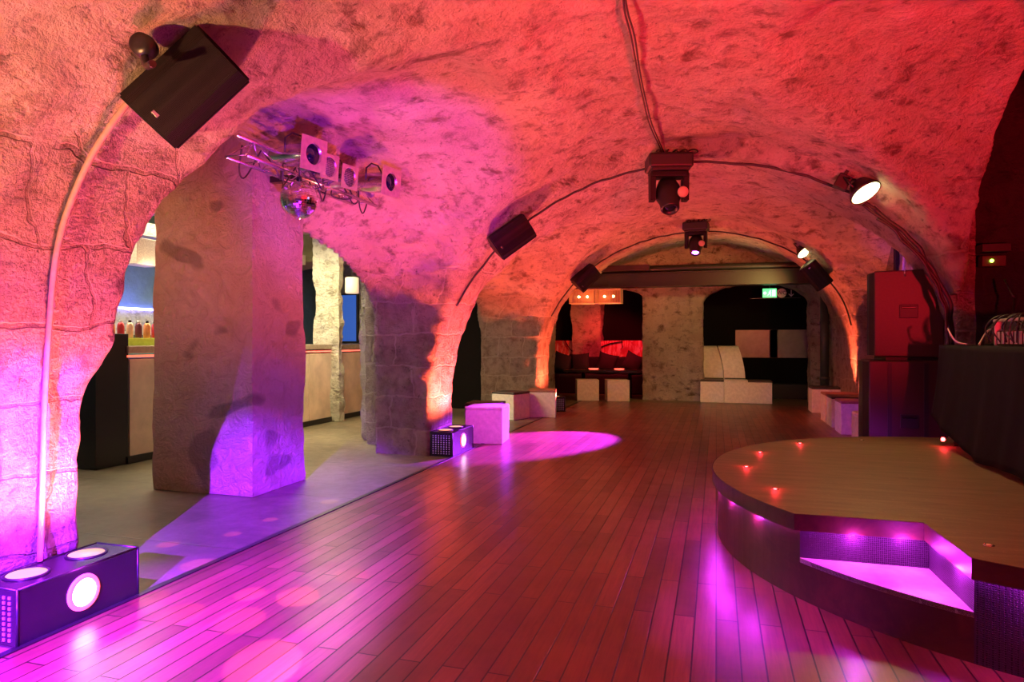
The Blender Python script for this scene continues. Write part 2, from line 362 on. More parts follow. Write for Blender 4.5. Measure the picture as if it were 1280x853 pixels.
def obj(name, bm, mat, parent=None, loc=None, rot=None):
    bmesh.ops.recalc_face_normals(bm, faces=bm.faces)
    me = bpy.data.meshes.new(name); bm.to_mesh(me); bm.free()
    for m_ in (mat if isinstance(mat, (list, tuple)) else [mat]): me.materials.append(M[m_] if isinstance(m_, str) else m_)
    o = bpy.data.objects.new(name, me); C.objects.link(o)
    if parent is not None: o.parent = parent
    if loc is not None: o.location = loc
    if rot is not None: o.rotation_euler = rot
    return o
def tag(o, label, cat, group=None):
    o['label'] = label; o['category'] = cat
    if group: o['group'] = group
    return o
def thing(name, label, cat, loc=(0, 0, 0), rotz=0, group=None, mat=None):
    o = bpy.data.objects.new(name, None); C.objects.link(o); o.empty_display_size = .1
    if mat is not None: o.matrix_world = mat
    else: o.location = loc; o.rotation_euler = (0, 0, rotz)
    return tag(o, label, cat, group)
def struct(o, label=None):
    o['kind'] = 'structure'
    if label: o['label'] = label
    return o
def part(o, label): o['label'] = label; return o
def dup(root, label=None, loc=None, rotz=None, group=None, mat=None):
    r = root.copy(); C.objects.link(r)
    if label: r['label'] = label
    if group: r['group'] = group
    if mat is not None: r.matrix_world = mat
    else:
        if loc is not None: r.location = loc
        if rotz is not None: r.rotation_euler = (0, 0, rotz)
    for ch in list(root.children):
        c = ch.copy(); C.objects.link(c); c.parent = r
        for g_ in list(ch.children):
            d = g_.copy(); C.objects.link(d); d.parent = c
    return r
def frame_m(loc, fwd, up):   # local -Y looks along fwd, Z along up
    f = Vector(fwd).normalized(); u = Vector(up); u = (u - f*u.dot(f)).normalized(); x = u.cross(-f).normalized()   # y = -f
    y = -f; x = y.cross(u).normalized()
    m = Matrix((x, y, u)).transposed().to_4x4(); m.translation = loc; return m

# ------------------------------------------------------------------ the cellar shell: vaults and pillars carved as one void
def sstep(a, b, v): t = np.clip((v-a)/(b-a), 0, 1); return t*t*(3-2*t)
def lateral(x, y, z, c, a, xs, zs_, tops, extra=0):
    zs = np.interp(x, xs, zs_).astype(np.float32); tp = np.interp(x, xs, tops).astype(np.float32)
    tp = tp + extra*np.interp(x, [-3.6, -2.88, -2.2], [1, .25, 0])*(1-sstep(4.2, 5.15, y))
    b = np.maximum(tp-zs, .05)
    pw = np.where((y < c) & (extra > 0), 2.9, 2.0)
    return (1-(np.abs((y-c)/a)**pw + (np.maximum(z-zs, 0)/b)**pw)**(1/pw))*1.5
def smax(a, b, k): h = np.clip(.5+.5*(a-b)/k, 0, 1); return b*(1-h)+a*h + k*h*(1-h)*.5
def void(x, y, z):
    dx = x+.3
    a = np.where(dx < 0, 2.58, 2.28)
    zs = np.where(dx < 0, .5+.35*sstep(8.5, 11, y), 1.22)
    rib = np.maximum(sstep(6.25, 6.42, y)*(1-sstep(7.05, 7.2, y)), sstep(10.8, 10.97, y)*(1-sstep(11.65, 11.8, y)))
    top = 3.02 - .12*rib + .06*sstep(9, 11, y)
    nv = (1-np.sqrt((dx/a)**2 + (np.maximum(z-zs, 0)/(top-zs))**2))*2.2
    nv = np.minimum(nv, np.minimum(13.9-y, y+3.0))
    XL = [-4.6, -3.5, -2.88, -1.5, -.5, .3]
    l1 = lateral(x, y, z, 4.50, 1.96, XL, [1.4, 1.38, 1.13, 1.0, 1.0, 1.0], [2.12, 2.2, 2.73, 2.90, 2.75, 1.5], .62)
    l2 = lateral(x, y, z, 9.07, 1.94, XL, [1.4, 1.38, 1.2, 1.1, 1.0, 1.0], [2.3, 2.35, 2.70, 2.95, 2.75, 1.5])
    l0 = lateral(x, y, z, -.2, 1.5, XL, [1.4, 1.38, 1.2, 1.1, 1.0, 1.0], [2.3, 2.35, 2.70, 2.95, 2.75, 1.5])
    l0 = np.minimum(l0, x+3.4)
    XR = [-.8, 0, .6, 2.0, 3.2]
    r1 = np.minimum(lateral(x, y, z, 4.45, 1.95, XR, [1, 1, 1.05, 1.1, 1.1], [1.5, 2.98, 3.08, 3.15, 3.15]), 2.10-x)
    r2 = np.minimum(lateral(x, y, z, 9.1, 1.9, XR, [1.2, 1.2, 1.3, 1.3, 1.3], [1.5, 2.7, 3.02, 2.85, 2.8]), 2.35-x)
    v = smax(nv, l1, .10); v = smax(v, l2, .10); v = smax(v, r1, .16); v = smax(v, r2, .12); v = smax(v, l0, .1)
    rec = np.minimum(np.minimum(np.minimum(x-1.95, 3.05-x), np.minimum(6.62-y, y-1.6)), 3.38-z)
    v = np.maximum(v, rec)
    xb = np.where(y < 7.0, -3.50, -3.92)
    ais = np.minimum(np.minimum(xb-x, 2.9-z), np.minimum(y-2.0, 11.25-y))
    v = np.maximum(v, ais)
    z3 = np.minimum(np.minimum(x+3.75, -x), np.minimum(np.minimum(y-11.74, 13.9-y), 2.45-z))
    v = np.maximum(v, z3)
    for c, a_, zs2, tp in ((.735, .985, 1.95, 2.34), (-2.42, .98, 2.08, 2.33)):
        o = (1-np.sqrt(((x-c)/a_)**2 + (np.maximum(z-zs2, 0)/(tp-zs2))**2))*.9
        v = np.maximum(v, np.minimum(o, np.minimum(y-13.4, 15.2-y)))
    return v

rs = np.random.RandomState(3); LAT = rs.rand(64, 64, 64).astype(np.float32)
def vnoise(p, s):
    q = p/s; i = np.floor(q).astype(int); f = q-i; f = f*f*(3-2*f); i &= 63; j = (i+1) & 63
    def L(a, b, c): return LAT[a, b, c]
    x0, y0, z0 = i.T; x1, y1, z1 = j.T; fx, fy, fz = f.T
    c00 = L(x0, y0, z0)*(1-fx)+L(x1, y0, z0)*fx; c10 = L(x0, y1, z0)*(1-fx)+L(x1, y1, z0)*fx
    c01 = L(x0, y0, z1)*(1-fx)+L(x1, y0, z1)*fx; c11 = L(x0, y1, z1)*(1-fx)+L(x1, y1, z1)*fx
    return (c00*(1-fy)+c10*fy)*(1-fz)+(c01*(1-fy)+c11*fy)*fz - .5
def rough_d(p):
    return vnoise(p, .55)*.042 + vnoise(p+7.3, .24)*.040 + vnoise(p+3.1, .12)*.026 + vnoise(p*np.array([1, 1, 1.6])+1.7, .07)*.012

def build_shell():
    h = .030
    xs = np.arange(-4.5, 3.22, h); ys = np.arange(-3.1, 14.5, h); zs = np.arange(-.07, 3.5, h)
    X, Y = np.meshgrid(xs, ys, indexing='ij')
    S = np.empty((len(xs), len(ys), len(zs)), bool)
    for k, z in enumerate(zs): S[:, :, k] = void(X, Y, np.full_like(X, z)) > 0
    c = S[:-1, :-1, :-1]; allc = c.copy(); anyc = c.copy()
    for a in (0, 1):
        for b in (0, 1):
            for d in (0, 1):
                t = S[a:S.shape[0]-1+a, b:S.shape[1]-1+b, d:S.shape[2]-1+d]; allc &= t; anyc |= t
    act = anyc & ~allc; idx = -np.ones(act.shape, int); I = np.argwhere(act); idx[tuple(I.T)] = np.arange(len(I))
    P = np.stack([xs[I[:, 0]], ys[I[:, 1]], zs[I[:, 2]]], 1)+h/2
    e = 1e-3
    def grad(P):
        return np.stack([(void(*(P+d).T)-void(*(P-d).T))/(2*e) for d in (np.array([e, 0, 0]), np.array([0, e, 0]), np.array([0, 0, e]))], 1)
    for _ in range(5):
        f = void(*P.T); gr = grad(P); n2 = (gr**2).sum(1)+1e-3
        st = -(f/n2)[:, None]*gr; L = np.linalg.norm(st, axis=1, keepdims=True); st *= np.minimum(1, .02/np.maximum(L, 1e-9)); P += st
    quads = []
    for ax in range(3):
        sl0 = [slice(None)]*3; sl1 = [slice(None)]*3; sl0[ax] = slice(0, -1); sl1[ax] = slice(1, None)
        A, B = S[tuple(sl0)], S[tuple(sl1)]
        E = np.argwhere(A != B); o1, o2 = [(1, 2), (2, 0), (0, 1)][ax]
        ok = (E[:, o1] > 0) & (E[:, o2] > 0) & (E[:, o1] < S.shape[o1]-1) & (E[:, o2] < S.shape[o2]-1); E = E[ok]
        fl = A[tuple(E.T)]
        def cell(d1, d2):
            q = E.copy(); q[:, o1] -= d1; q[:, o2] -= d2; return idx[tuple(q.T)]
        Q = np.stack([cell(1, 1), cell(0, 1), cell(0, 0), cell(1, 0)], 1); Q[fl] = Q[fl][:, ::-1]; quads.append(Q)
    Q = np.concatenate(quads); Q = Q[(Q >= 0).all(1)]
    gr = grad(P); N = gr/np.maximum(np.linalg.norm(gr, axis=1, keepdims=True), 1e-6)
    P = P + N*rough_d(P)[:, None]
    # smooth vertex normals of the whole shell, facing the void
    fn = np.cross(P[Q[:, 2]]-P[Q[:, 0]], P[Q[:, 3]]-P[Q[:, 1]])
    VN = np.zeros_like(P)
    for k in range(4): np.add.at(VN, Q[:, k], fn)
    VN /= np.maximum(np.linalg.norm(VN, axis=1, keepdims=True), 1e-9)
    if (VN*N).sum() < 0: Q = Q[:, ::-1]; VN = -VN
    Cc = P[Q].mean(1); x, y, z = Cc.T
    lab = np.zeros(len(Q), int)                       # 0 ceiling
    low = z < 1.5
    lab[low & (x > 0) & (y < 13.5)] = 1               # wall_right
    lab[low & (x < 0) & (y < 2.9)] = 2                # near-left pillar
    lab[low & (x < -2) & (y > 5.6) & (y < 8.2)] = 3
    lab[low & (x < -2) & (y > 10) & (y < 12.3)] = 4
    back = (y > 13.6) & (z < 2.1)
    lab[back & (x < -1.2)] = 5; lab[back & (x >= -1.6) & (x < .2)] = 6; lab[back & (x >= .2)] = 7
    lab[(y < -2.6)] = 8
    lab[(x > 2.12) & (y < 7)] = 9
    lab[low & (x < -3.2) & (y > 12.3) & (y < 13.6)] = 10
    names = ['ceiling', 'wall_right', 'pillar', 'pillar', 'pillar', 'wall_back', 'pillar', 'pillar', 'wall_front', 'wall_recess', 'wall_lounge']
    labels = ['rough plastered stone cross vaults over the dance floor', 'rubble stone wall along the stage side',
              'near stone block pillar behind the big light box', 'middle stone block pillar with a vertical joint, beside the bar aisle',
              'far stone block pillar behind two white stools', 'stone pillar at the lounge opening', 'wide stone pillar between the two openings in the back wall',
              'narrow stone pillar beside the dark downpipe', 'stone wall behind the viewer', 'black recess wall behind the music desk', 'dark wall next to the lounge']
    for L in range(len(names)):
        q = Q[lab == L]
        if not len(q): continue
        u, inv = np.unique(q, return_inverse=True); inv = inv.reshape(q.shape)
        me = bpy.data.meshes.new(names[L]); me.vertices.add(len(u)); me.vertices.foreach_set('co', P[u].astype(np.float32).ravel())
        me.loops.add(inv.size); me.loops.foreach_set('vertex_index', inv.ravel().astype(np.int32))
        me.polygons.add(len(inv)); me.polygons.foreach_set('loop_start', np.arange(0, inv.size, 4, dtype=np.int32))
        me.polygons.foreach_set('use_smooth', np.ones(len(inv), bool))
        me.update(calc_edges=True); me.validate()
        me.normals_split_custom_set_from_vertices(VN[u].tolist())
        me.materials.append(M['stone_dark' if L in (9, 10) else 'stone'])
        o = bpy.data.objects.new(names[L], me); C.objects.link(o); struct(o, labels[L])
build_shell()
def surf(u, v, t0=.8, off=.0):   # where the line of sight meets the carved surface
    d = ray(u, v); ts = np.linspace(t0, 16, 1500); p = np.array([0, 0, CAM_H])+ts[:, None]*np.array(d)
    f = void(*p.T); k = np.argmax(f < off); return Vector(p[k])
def on_vault(x, y, off=.03):     # the ceiling above a floor point
    zz = np.linspace(1.0, 3.4, 300); f = void(np.full(300, x), np.full(300, y), zz); k = np.argmax(f < off); return Vector((x, y, float(zz[k])))
def on_arch(ang, y, off=.03):    # the transverse arch section, by angle about (-.3, y, 1.2)
    r = np.linspace(.8, 3, 500); px = -.3+r*math.cos(ang); pz = 1.2+r*math.sin(ang); f = void(px, np.full(500, y), pz); k = np.argmax(f < off)
    return Vector((float(px[k]), y, float(pz[k])))

# ------------------------------------------------------------------ floors, aisle shell, back rooms
def slab(name, x0, x1, y0, y1, z0, z1, mat, label=None):
    bm = bm_new(); add_box(bm, (x1-x0, y1-y0, z1-z0), ((x0+x1)/2, (y0+y1)/2, (z0+z1)/2)); return struct(obj(name, bm, mat), label)
slab('floor', -2.60, 3.2, -3.1, 13.3, -.1, 0, 'wood', 'glossy reddish brown plank dance floor')
slab('floor_aisle', -7.6, -2.60, -3.1, 16.9, -.1, -.004, 'concrete', 'worn dark concrete floor of the bar aisle')
slab('floor_lounge', -2.60, 3.2, 13.3, 16.9, -.1, -.002, 'concrete', 'dark floor behind the dance floor')
slab('trim_floor', -2.62, -2.585, -3.1, 13.3, -.02, .006, 'dark_metal', 'thin edging between planks and concrete')
slab('wall_bar', -7.5, -7.3, 1.5, 11.3, 0, 3, 'teal', 'dark teal plaster wall behind the bar')
slab('wall_aisle_back', -7.5, -4.62, 11.2, 11.4, 0, 2.9, 'stone_white', 'pale rough end wall of the bar')
slab('wall_aisle_end', -4.62, -3.85, 11.2, 11.4, 0, 2.9, 'matte_black', 'black end wall of the aisle')
slab('wall_aisle_near', -7.5, -3.5, 1.3, 1.5, 0, 2.9, 'stone_white')
slab('ceiling_aisle', -7.5, -4.3, 1.5, 11.3, 2.9, 3.0, 'stone_white', 'pale ceiling of the bar aisle')
slab('wall_lounge_back', -6.0, -.9, 16.2, 16.4, 0, 3, 'matte_black', 'black wall behind the lounge sofa')
slab('wall_lounge_left', -4.6, -4.5, 14.4, 16.3, 0, 3, 'matte_black')
slab('wall_niche_back', -.9, 3.2, 15.5, 15.7, 0, 3, 'matte_black', 'black wall at the back of the niche')
slab('wall_niche_left', -.92, -.8, 14.4, 16.3, 0, 3, 'matte_black'); slab('wall_niche_right', 2.0, 2.1, 14.4, 15.6, 0, 3, 'matte_black')
slab('ceiling_niche', -6, 3.2, 14.4, 16.4, 2.5, 2.6, 'matte_black', 'black ceiling over lounge and niche')
# steel beam with a duct on top
bm = bm_new(); add_box(bm, (4.95, .22, .25), (-.6, 12.7, 2.33), bev=.01); add_box(bm, (4.95, .34, .02), (-.6, 12.7, 2.21)); add_box(bm, (4.95, .34, .02), (-.6, 12.7, 2.45))
struct(obj('beam', bm, 'beam'), 'dark steel beam across the far end of the hall')
bm = bm_new(); add_tube(bm, [(-3, 12.62, 2.52), (-.5, 12.6, 2.53), (1.2, 12.6, 2.52), (1.75, 12.6, 2.50)], .06, 14)
tag(obj('duct_pipe', bm, 'beam'), 'round dark pipe lying along the top of the steel beam', 'pipe')

# rough free-standing pillars (box with worn stone faces)
def rough_pillar(x0, x1, y0, y1, z1, mat, label, amp=.6, seed=0, cell=.045):
    bm = bm_new(); nx, ny, nz = max(2, int((x1-x0)/cell)), max(2, int((y1-y0)/cell)), int(z1/cell)
    ring = [(x0+(x1-x0)*i/nx, y0) for i in range(nx)]+[(x1, y0+(y1-y0)*i/ny) for i in range(ny)]+[(x1-(x1-x0)*i/nx, y1) for i in range(nx)]+[(x0, y1-(y1-y0)*i/ny) for i in range(ny)]
    cx, cy = (x0+x1)/2, (y0+y1)/2; P = []
    for k in range(nz+1):
        for x, y in ring: P.append((x, y, z1*k/nz))
    P = np.array(P); d = rough_d(P+seed)*amp
    nx_ = (P[:, 0]-cx)/(x1-x0)*2; ny_ = (P[:, 1]-cy)/(y1-y0)*2
    sx = np.where(np.abs(nx_) > .97, np.sign(nx_), 0); sy = np.where(np.abs(ny_) > .97, np.sign(ny_), 0)
    P[:, 0] -= sx*(d+.0*0); P[:, 1] -= sy*d
    V = [bm.verts.new(p) for p in P]; n = len(ring)
    for k in range(nz):
        for i in range(n):
            f = bm.faces.new((V[k*n+i], V[k*n+(i+1) % n], V[(k+1)*n+(i+1) % n], V[(k+1)*n+i])); f.smooth = True
    bm.faces.new(V[-n:])
    o = obj('pillar', bm, mat); struct(o, label)
    o.modifiers.new('e', 'EDGE_SPLIT').split_angle = math.radians(55); return o
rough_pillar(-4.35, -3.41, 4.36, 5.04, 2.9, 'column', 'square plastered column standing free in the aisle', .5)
rough_pillar(-4.12, -3.55, 7.25, 7.9, 2.5, 'stone_white', 'narrow rough white stone pillar behind the middle pillar', 1.2, 5)
rough_pillar(-5.80, -5.36, 8.8, 8.95, 2.9, 'stone_white', 'pale rubble pillar standing in the bar front', 1.3, 9)
rough_pillar(-3.3, -2.6, 15.75, 16.15, 2.5, 'stone', 'stone pillar behind the lounge sofa', 1.0, 2)
bm = bm_new(); add_cyl(bm, (1.86, 13.15, 0), (1.86, 13.15, 2.35), .075, seg=20)
for z in (.5, 1.5): add_cyl(bm, (1.86, 13.15, z), (1.86, 13.15, z+.06), .085, seg=20)
tag(obj('downpipe', bm, 'green_pipe'), 'thick dark vertical pipe beside the back right pillar', 'pipe')

# ------------------------------------------------------------------ light boxes at the pillars
def light_box(loc, L, W, H, label, rotz=0):
    t = thing('light_box', label, 'light box', loc, rotz, 'light boxes at the pillars')
    bm = bm_new(); add_box(bm, (W, L, H), (0, 0, H/2), bev=.006); obj('body', bm, 'black_gloss', t)
    bm = bm_new()
    for sx in (-1, 1):
        for sy in (-1, 1): add_cyl(bm, (sx*W/2*.985, sy*L/2*.985, 0), (sx*W/2*.985, sy*L/2*.985, H+.003), .006, seg=8)
    for sx in (-1, 1): add_cyl(bm, (sx*W/2*.985, -L/2*.985, H), (sx*W/2*.985, L/2*.985, H), .005, seg=8)
    for sy in (-1, 1): add_cyl(bm, (-W/2*.985, sy*L/2*.985, H), (W/2*.985, sy*L/2*.985, H), .005, seg=8)
    obj('edge_trim', bm, 'dark_metal', t)
    for sy in (-1, 1):
        bm = bm_new(); add_lathe(bm, [(.001, H+.004), (.072, H+.005), (.075, H+.001)]); lp = obj('top_lamp', bm, 'lamp_orange', t, (-.02, sy*L*.24, 0))
        bm = bm_new(); add_lathe(bm, [(.074, H), (.074, H+.007), (.084, H+.006), (.085, H)]); obj('bezel', bm, 'dark_metal', lp)
    R = Matrix.Translation((W/2, .0, H*.52)) @ Matrix.Rotation(PI/2, 4, 'Y')
    bm = bm_new(); add_lathe(bm, [(.001, .004), (.056, .005), (.058, .0)], R); fl = obj('front_lamp', bm, 'lamp_white', t)
    bm = bm_new(); add_lathe(bm, [(.058, 0), (.059, .009), (.076, .007), (.078, 0)], R); obj('bezel', bm, M['tea_red'], fl)
    bm = bm_new()
    for i in range(7):
        for j in range(9):
            add_box(bm, (.012, .004, .012), (-W*.36+i*W*.12, -L/2-.002, H*.12+j*H*.092))
    part(obj('vent_grille', bm, 'aluminium', t), 'perforated end plate')
    return t
light_box((-2.735, 2.235, 0), .58, .25, .225, 'large black light box lying at the foot of the near pillar')
light_box((-2.735, 6.78, 0), .62, .25, .25, 'black light box at the foot of the middle pillar, next to the violet lit stool')
light_box((-2.66, 11.3, 0), .42, .25, .25, 'small black light box by the far pillar, right of the white stools', .5)

# ------------------------------------------------------------------ cables and conduit
def lift(pts, r): return [Vector(p) for p in pts]
bm = bm_new()
cp = [surf(u, v, off=.03) for u, v in ((50, 698), (53, 600), (56, 500), (62, 400), (70, 320), (85, 262), (112, 200), (140, 155), (165, 122))]
cp[0].z = .23
add_tube(bm, spline(cp, 6), .012, 10)
tag(obj('conduit', bm, 'conduit'), 'pinkish lit bent conduit running up the near pillar', 'conduit')
def arch_cable(y, a0, a1, r, n, off, wob, seed):
    rnd = random.Random(seed); bm = bm_new(); pts = []
    for k in range(n+1):
        a = math.radians(a0+(a1-a0)*k/n); p = on_arch(a, y, off+rnd.uniform(0, wob)); pts.append(p)
    add_tube(bm, spline(pts, 3), r, 7); return bm
tag(obj('arch_cable', arch_cable(6.50, 92, 171, .011, 26, .03, .01, 1), 'cable'), 'thin dark cable along the left half of the middle arch', 'cable')
tag(obj('arch_cable', arch_cable(6.47, 35, 88, .013, 20, .04, .02, 2), 'cable'), 'dark cable along the right half of the middle arch to the flood lamp', 'cable')
for i, (a, b, r) in enumerate(((-9, 36, .018), (-11, 38, .012), (-8, 33, .012))):
    tag(obj('hanging_cable', arch_cable(6.50-.02*i, a, b, r, 16, .05+.03*i, .03, 5+i), 'cable'), 'black cable in the bundle hanging down the right leg of the middle arch', 'cable', 'bundle of cables right of the middle arch')
tag(obj('arch_cable', arch_cable(11.05, 95, 170, .012, 22, .03, .01, 9), 'cable'), 'dark cable along the left side of the far arch', 'cable')
tag(obj('arch_cable', arch_cable(11.05, 6, 84, .012, 22, .03, .01, 11), 'cable'), 'dark cable along the right side of the far arch', 'cable')
for j in range(2):
    bm = bm_new(); rnd = random.Random(j)
    ps = [surf(u+j*3+rnd.uniform(-2, 2), v, off=.04) for u, v in ((776, -40), (779, 10), (789, 45), (797, 85), (803, 120), (812, 155), (824, 185), (832, 203))]
    add_tube(bm, spline(ps, 4), .006, 7)
    tag(obj('vault_cable', bm, 'cable'), 'one of the two black cables twisted together along the crown of the near vault', 'cable', 'cables along the vault crown')
bm = bm_new(); add_tube(bm, spline([at_x(u, v, 2.2) for u, v in ((1128, 280), (1130, 310), (1129, 345))], 3), .012, 8)
tag(obj('wall_rod', bm, 'grey_conduit'), 'pale thin vertical rod in front of the small dark window', 'rod')

# ------------------------------------------------------------------ hung loudspeakers
def hung_speaker():
    t = thing('hung_loudspeaker', '', 'loudspeaker', group='loudspeakers hung from the arches')
    W, H, D = .27, .41, .26
    bm = bm_new()   # front at -Y, cabinet narrows to the rear
    poly = [(-W/2, -D/2), (-W*.30, -D/2-.028), (0, -D/2-.036), (W*.30, -D/2-.028), (W/2, -D/2), (W/2, -D/2+.05), (W*.30, D/2), (-W*.30, D/2), (-W/2, -D/2+.05)]
    add_prism(bm, poly, -H/2, H/2)
    bmesh.ops.bevel(bm, geom=bm.edges[:], offset=.008, segments=2, affect='EDGES'); obj('cabinet', bm, 'speaker', t)
    bm = bm_new(); gp = [(-W/2+.012, -D/2-.004), (-W*.30, -D/2-.033), (0, -D/2-.041), (W*.30, -D/2-.033), (W/2-.012, -D/2-.004), (0, -D/2+.02)]
    add_prism(bm, gp, -H/2+.012, H/2-.012); obj('grille', bm, 'grille', t)
    bm = bm_new(); add_box(bm, (.028, .004, .014), (0, -D/2-.043, -H/2+.05), bev=.001); part(obj('badge', bm, 'metal', t), 'small metal badge')
    bm = bm_new()
    for s in (-1, 1): add_box(bm, (.03, .17, .006), (0, D/2-.02+.04, s*(H/2+.005)))
    add_box(bm, (.03, .006, H+.016), (0, D/2+.105, 0)); add_cyl(bm, (0, D/2+.10, 0), (0, D/2+.17, 0), .035)
    obj('bracket', bm, 'dark_metal', t); return t
sp = hung_speaker()
R3, U3, FW = Vector((CS, SN, 0)), Vector((0, 0, 1)), Vector((-SN, CS, 0))
def place_speaker(o, label, p, fwd, up):
    m = frame_m(p, fwd, up)
    if o is None: return dup(sp, label, mat=m)
    o.matrix_world = m; o['label'] = label; return o
place_speaker(sp, 'big black loudspeaker hung top left above the near pillar', at_y(236, 113, 2.26), R3*.35-FW*.9-U3*.25, R3*.70+U3*.66)
place_speaker(None, 'black loudspeaker hung on the left side of the middle arch', at_y(637, 294, 6.35), R3*.28-FW*.85-U3*.3, R3*.80+U3*.55)
place_speaker(None, 'black loudspeaker hung on the left side of the far arch', at_y(731, 346, 10.9), R3*.35-FW*.8-U3*.35, R3*.70+U3*.65)
place_speaker(None, 'black loudspeaker hung on the right side of the far arch, under its flood lamp', at_y(1020, 343, 10.8), -R3*.35-FW*.85-U3*.25, R3*.60-U3*.7)
bm = bm_new(); q = surf(180, 58, off=.05); add_lathe(bm, [(.01, -.03), (.04, -.03), (.045, 0), (.04, .03), (.01, .03)], Matrix.Translation(q) @ FW.to_track_quat('Z', 'Y').to_matrix().to_4x4())
add_tube(bm, spline([q, q+Vector((.03, -.02, -.08)), q+Vector((.1, -.06, -.1))], 4), .014)
tag(obj('wall_clamp', bm, 'dark_metal'), 'round black clamp on the vault beside the big top left loudspeaker', 'clamp')

# ------------------------------------------------------------------ truss, par cans, mirror ball
t = thing('lighting_truss', 'short metal lighting truss reaching along beside the square column', 'truss', (-3.10, 3.7, 2.42))
for nm, (dx, dz) in (('chord', (0, 0)), ('chord', (.16, 0)), ('chord', (.08, .14))):
    bm = bm_new(); add_cyl(bm, (dx, 0, dz), (dx, 1.75, dz), .014, seg=14); obj(nm, bm, 'metal', t)
bm = bm_new()
for k in range(10):
    y0, y1 = k*.175, (k+1)*.175
    a, b_ = ((0, y0, 0), (.08, y1, .14)) if k % 2 == 0 else ((.08, y0, .14), (0, y1, 0)); add_cyl(bm, a, b_, .005, seg=8)
    a, b_ = ((.16, y0, 0), (.08, y1, .14)) if k % 2 == 0 else ((.08, y0, .14), (.16, y1, 0)); add_cyl(bm, a, b_, .005, seg=8)
    add_cyl(bm, (0, y0, 0), (.16, y0, 0), .005, seg=8)
obj('lattice', bm, 'metal', t)
bm = bm_new(); add_box(bm, (.34, .06, .05), (-.14, .9, .07)); obj('wall_bracket', bm, 'dark_metal', t)
bm = bm_new(); rnd = random.Random(4)
for k in range(9):
    y = .1+k*.18; x = rnd.uniform(0, .2)
    add_tube(bm, spline([(x, y, .1), (x+rnd.uniform(-.08, .08), y+.05, rnd.uniform(-.1, 0)), (x+rnd.uniform(-.1, .1), y+.12, rnd.uniform(-.09, .03)), (x, y+.2, .12)], 5), .006, 6)
tag(obj('truss_cables', bm, 'cable', loc=(-3.10, 3.7, 2.42)), 'tangle of black lamp leads looped over the metal truss', 'cable')['kind'] = 'stuff'
def par_can(face, back, label, fmat, r=.082, fa=1.42):
    f, b_ = Vector(face), Vector(back); d = (f-b_).normalized(); L = (f-b_).length
    t = thing('par_can', label, 'stage lamp', mat=frame_m(b_, d, (0, 0, 1)), group='par lamps on the truss')
    R = Matrix.Rotation(PI/2, 4, 'X')    # local z of the lathe -> -Y
    bm = bm_new(); add_lathe(bm, [(.02, -.01), (r*.62, 0), (r*.7, .03), (r*.95, L*.42), (r, L*.5), (r, L-.02), (r*1.06, L-.015), (r*1.06, L), (r*.9, L), (r*.88, L*.7), (.01, L*.68)], R); obj('can', bm, 'metal', t)
    bm = bm_new(); add_lathe(bm, [(.001, L*.965), (r*.86, L*.96), (r*.86, L*.94)], R); obj('lens', bm, fmat, t)
    bm = bm_new(); a = r*fa; n = 24
    outer = [(-a, -a), (a, -a), (a, a), (-a, a)]; s1 = []; 
    ro = [bm.verts.new((x, -L-.006, y)) for x, y in [(max(-a, min(a, 2*a*math.cos(2*PI*k/n))), max(-a, min(a, 2*a*math.sin(2*PI*k/n)))) for k in range(n)]]
    ri = [bm.verts.new((r*.9*math.cos(2*PI*k/n), -L-.006, r*.9*math.sin(2*PI*k/n))) for k in range(n)]
    fs = [bm.faces.new((ro[k], ro[(k+1) % n], ri[(k+1) % n], ri[k])) for k in range(n)]
    g_ = bmesh.ops.extrude_face_region(bm, geom=fs); bmesh.ops.translate(bm, vec=(0, .006, 0), verts=[v for v in g_['geom'] if isinstance(v, bmesh.types.BMVert)])
    part(obj('gel_frame', bm, 'brass', t), 'square pale metal frame')
    bm = bm_new(); yk = [(-r*1.15, -L*.55, 0), (-r*1.2, -L*.55, .10), (-r*.5, -L*.55, .15), (r*.5, -L*.55, .15), (r*1.2, -L*.55, .10), (r*1.15, -L*.55, 0)]; add_tube(bm, yk, .007, 8); obj('yoke', bm, 'dark_metal', t)
    return t
def zc(u, v, z): return at_z(u, v, z)
PD = R3*.84 - FW*.50 - U3*.10
for u, v, z, L, yw, lb, fm in ((392, 193, 2.52, .42, 0, 'front stage lamp on the truss, with a large pale square frame', 'glass_dark'), (412, 209, 2.50, .30, .15, 'second stage lamp along the truss, tucked behind the front one', 'mesh_metal'),
                           (437, 222, 2.48, .32, .2, 'third stage lamp along the truss, with a mesh front', 'mesh_metal'), (489, 228, 2.50, .42, .1, 'last stage lamp on the truss, pointing out to the dance floor', 'glass_dark')):
    f = at_z(u, v, z); d = (PD + R3*yw*.8).normalized(); par_can(f, f-d*L, lb, fm, .082, 1.42 if fm == 'glass_dark' else 1.12)
bp = at_z(374, 250, 2.22); rb = .135
t = thing('mirror_ball', 'shiny mirror ball hanging under the truss by the square column', 'mirror ball', bp)
bm = bm_new(); bmesh.ops.create_uvsphere(bm, u_segments=44, v_segments=26, radius=rb)
for f in bm.faces:
    n_ = f.normal.copy(); 
rr = bmesh.ops.inset_individual(bm, faces=bm.faces[:], thickness=.0012, depth=.0008)
obj('ball', bm, 'mirror', t)
bm = bm_new(); add_cyl(bm, (0, 0, rb-.002), (0, 0, rb+.03), .02); add_cyl(bm, (0, 0, rb+.03), (0, 0, rb+.12), .004, seg=8); obj('hanger', bm, 'dark_metal', t)
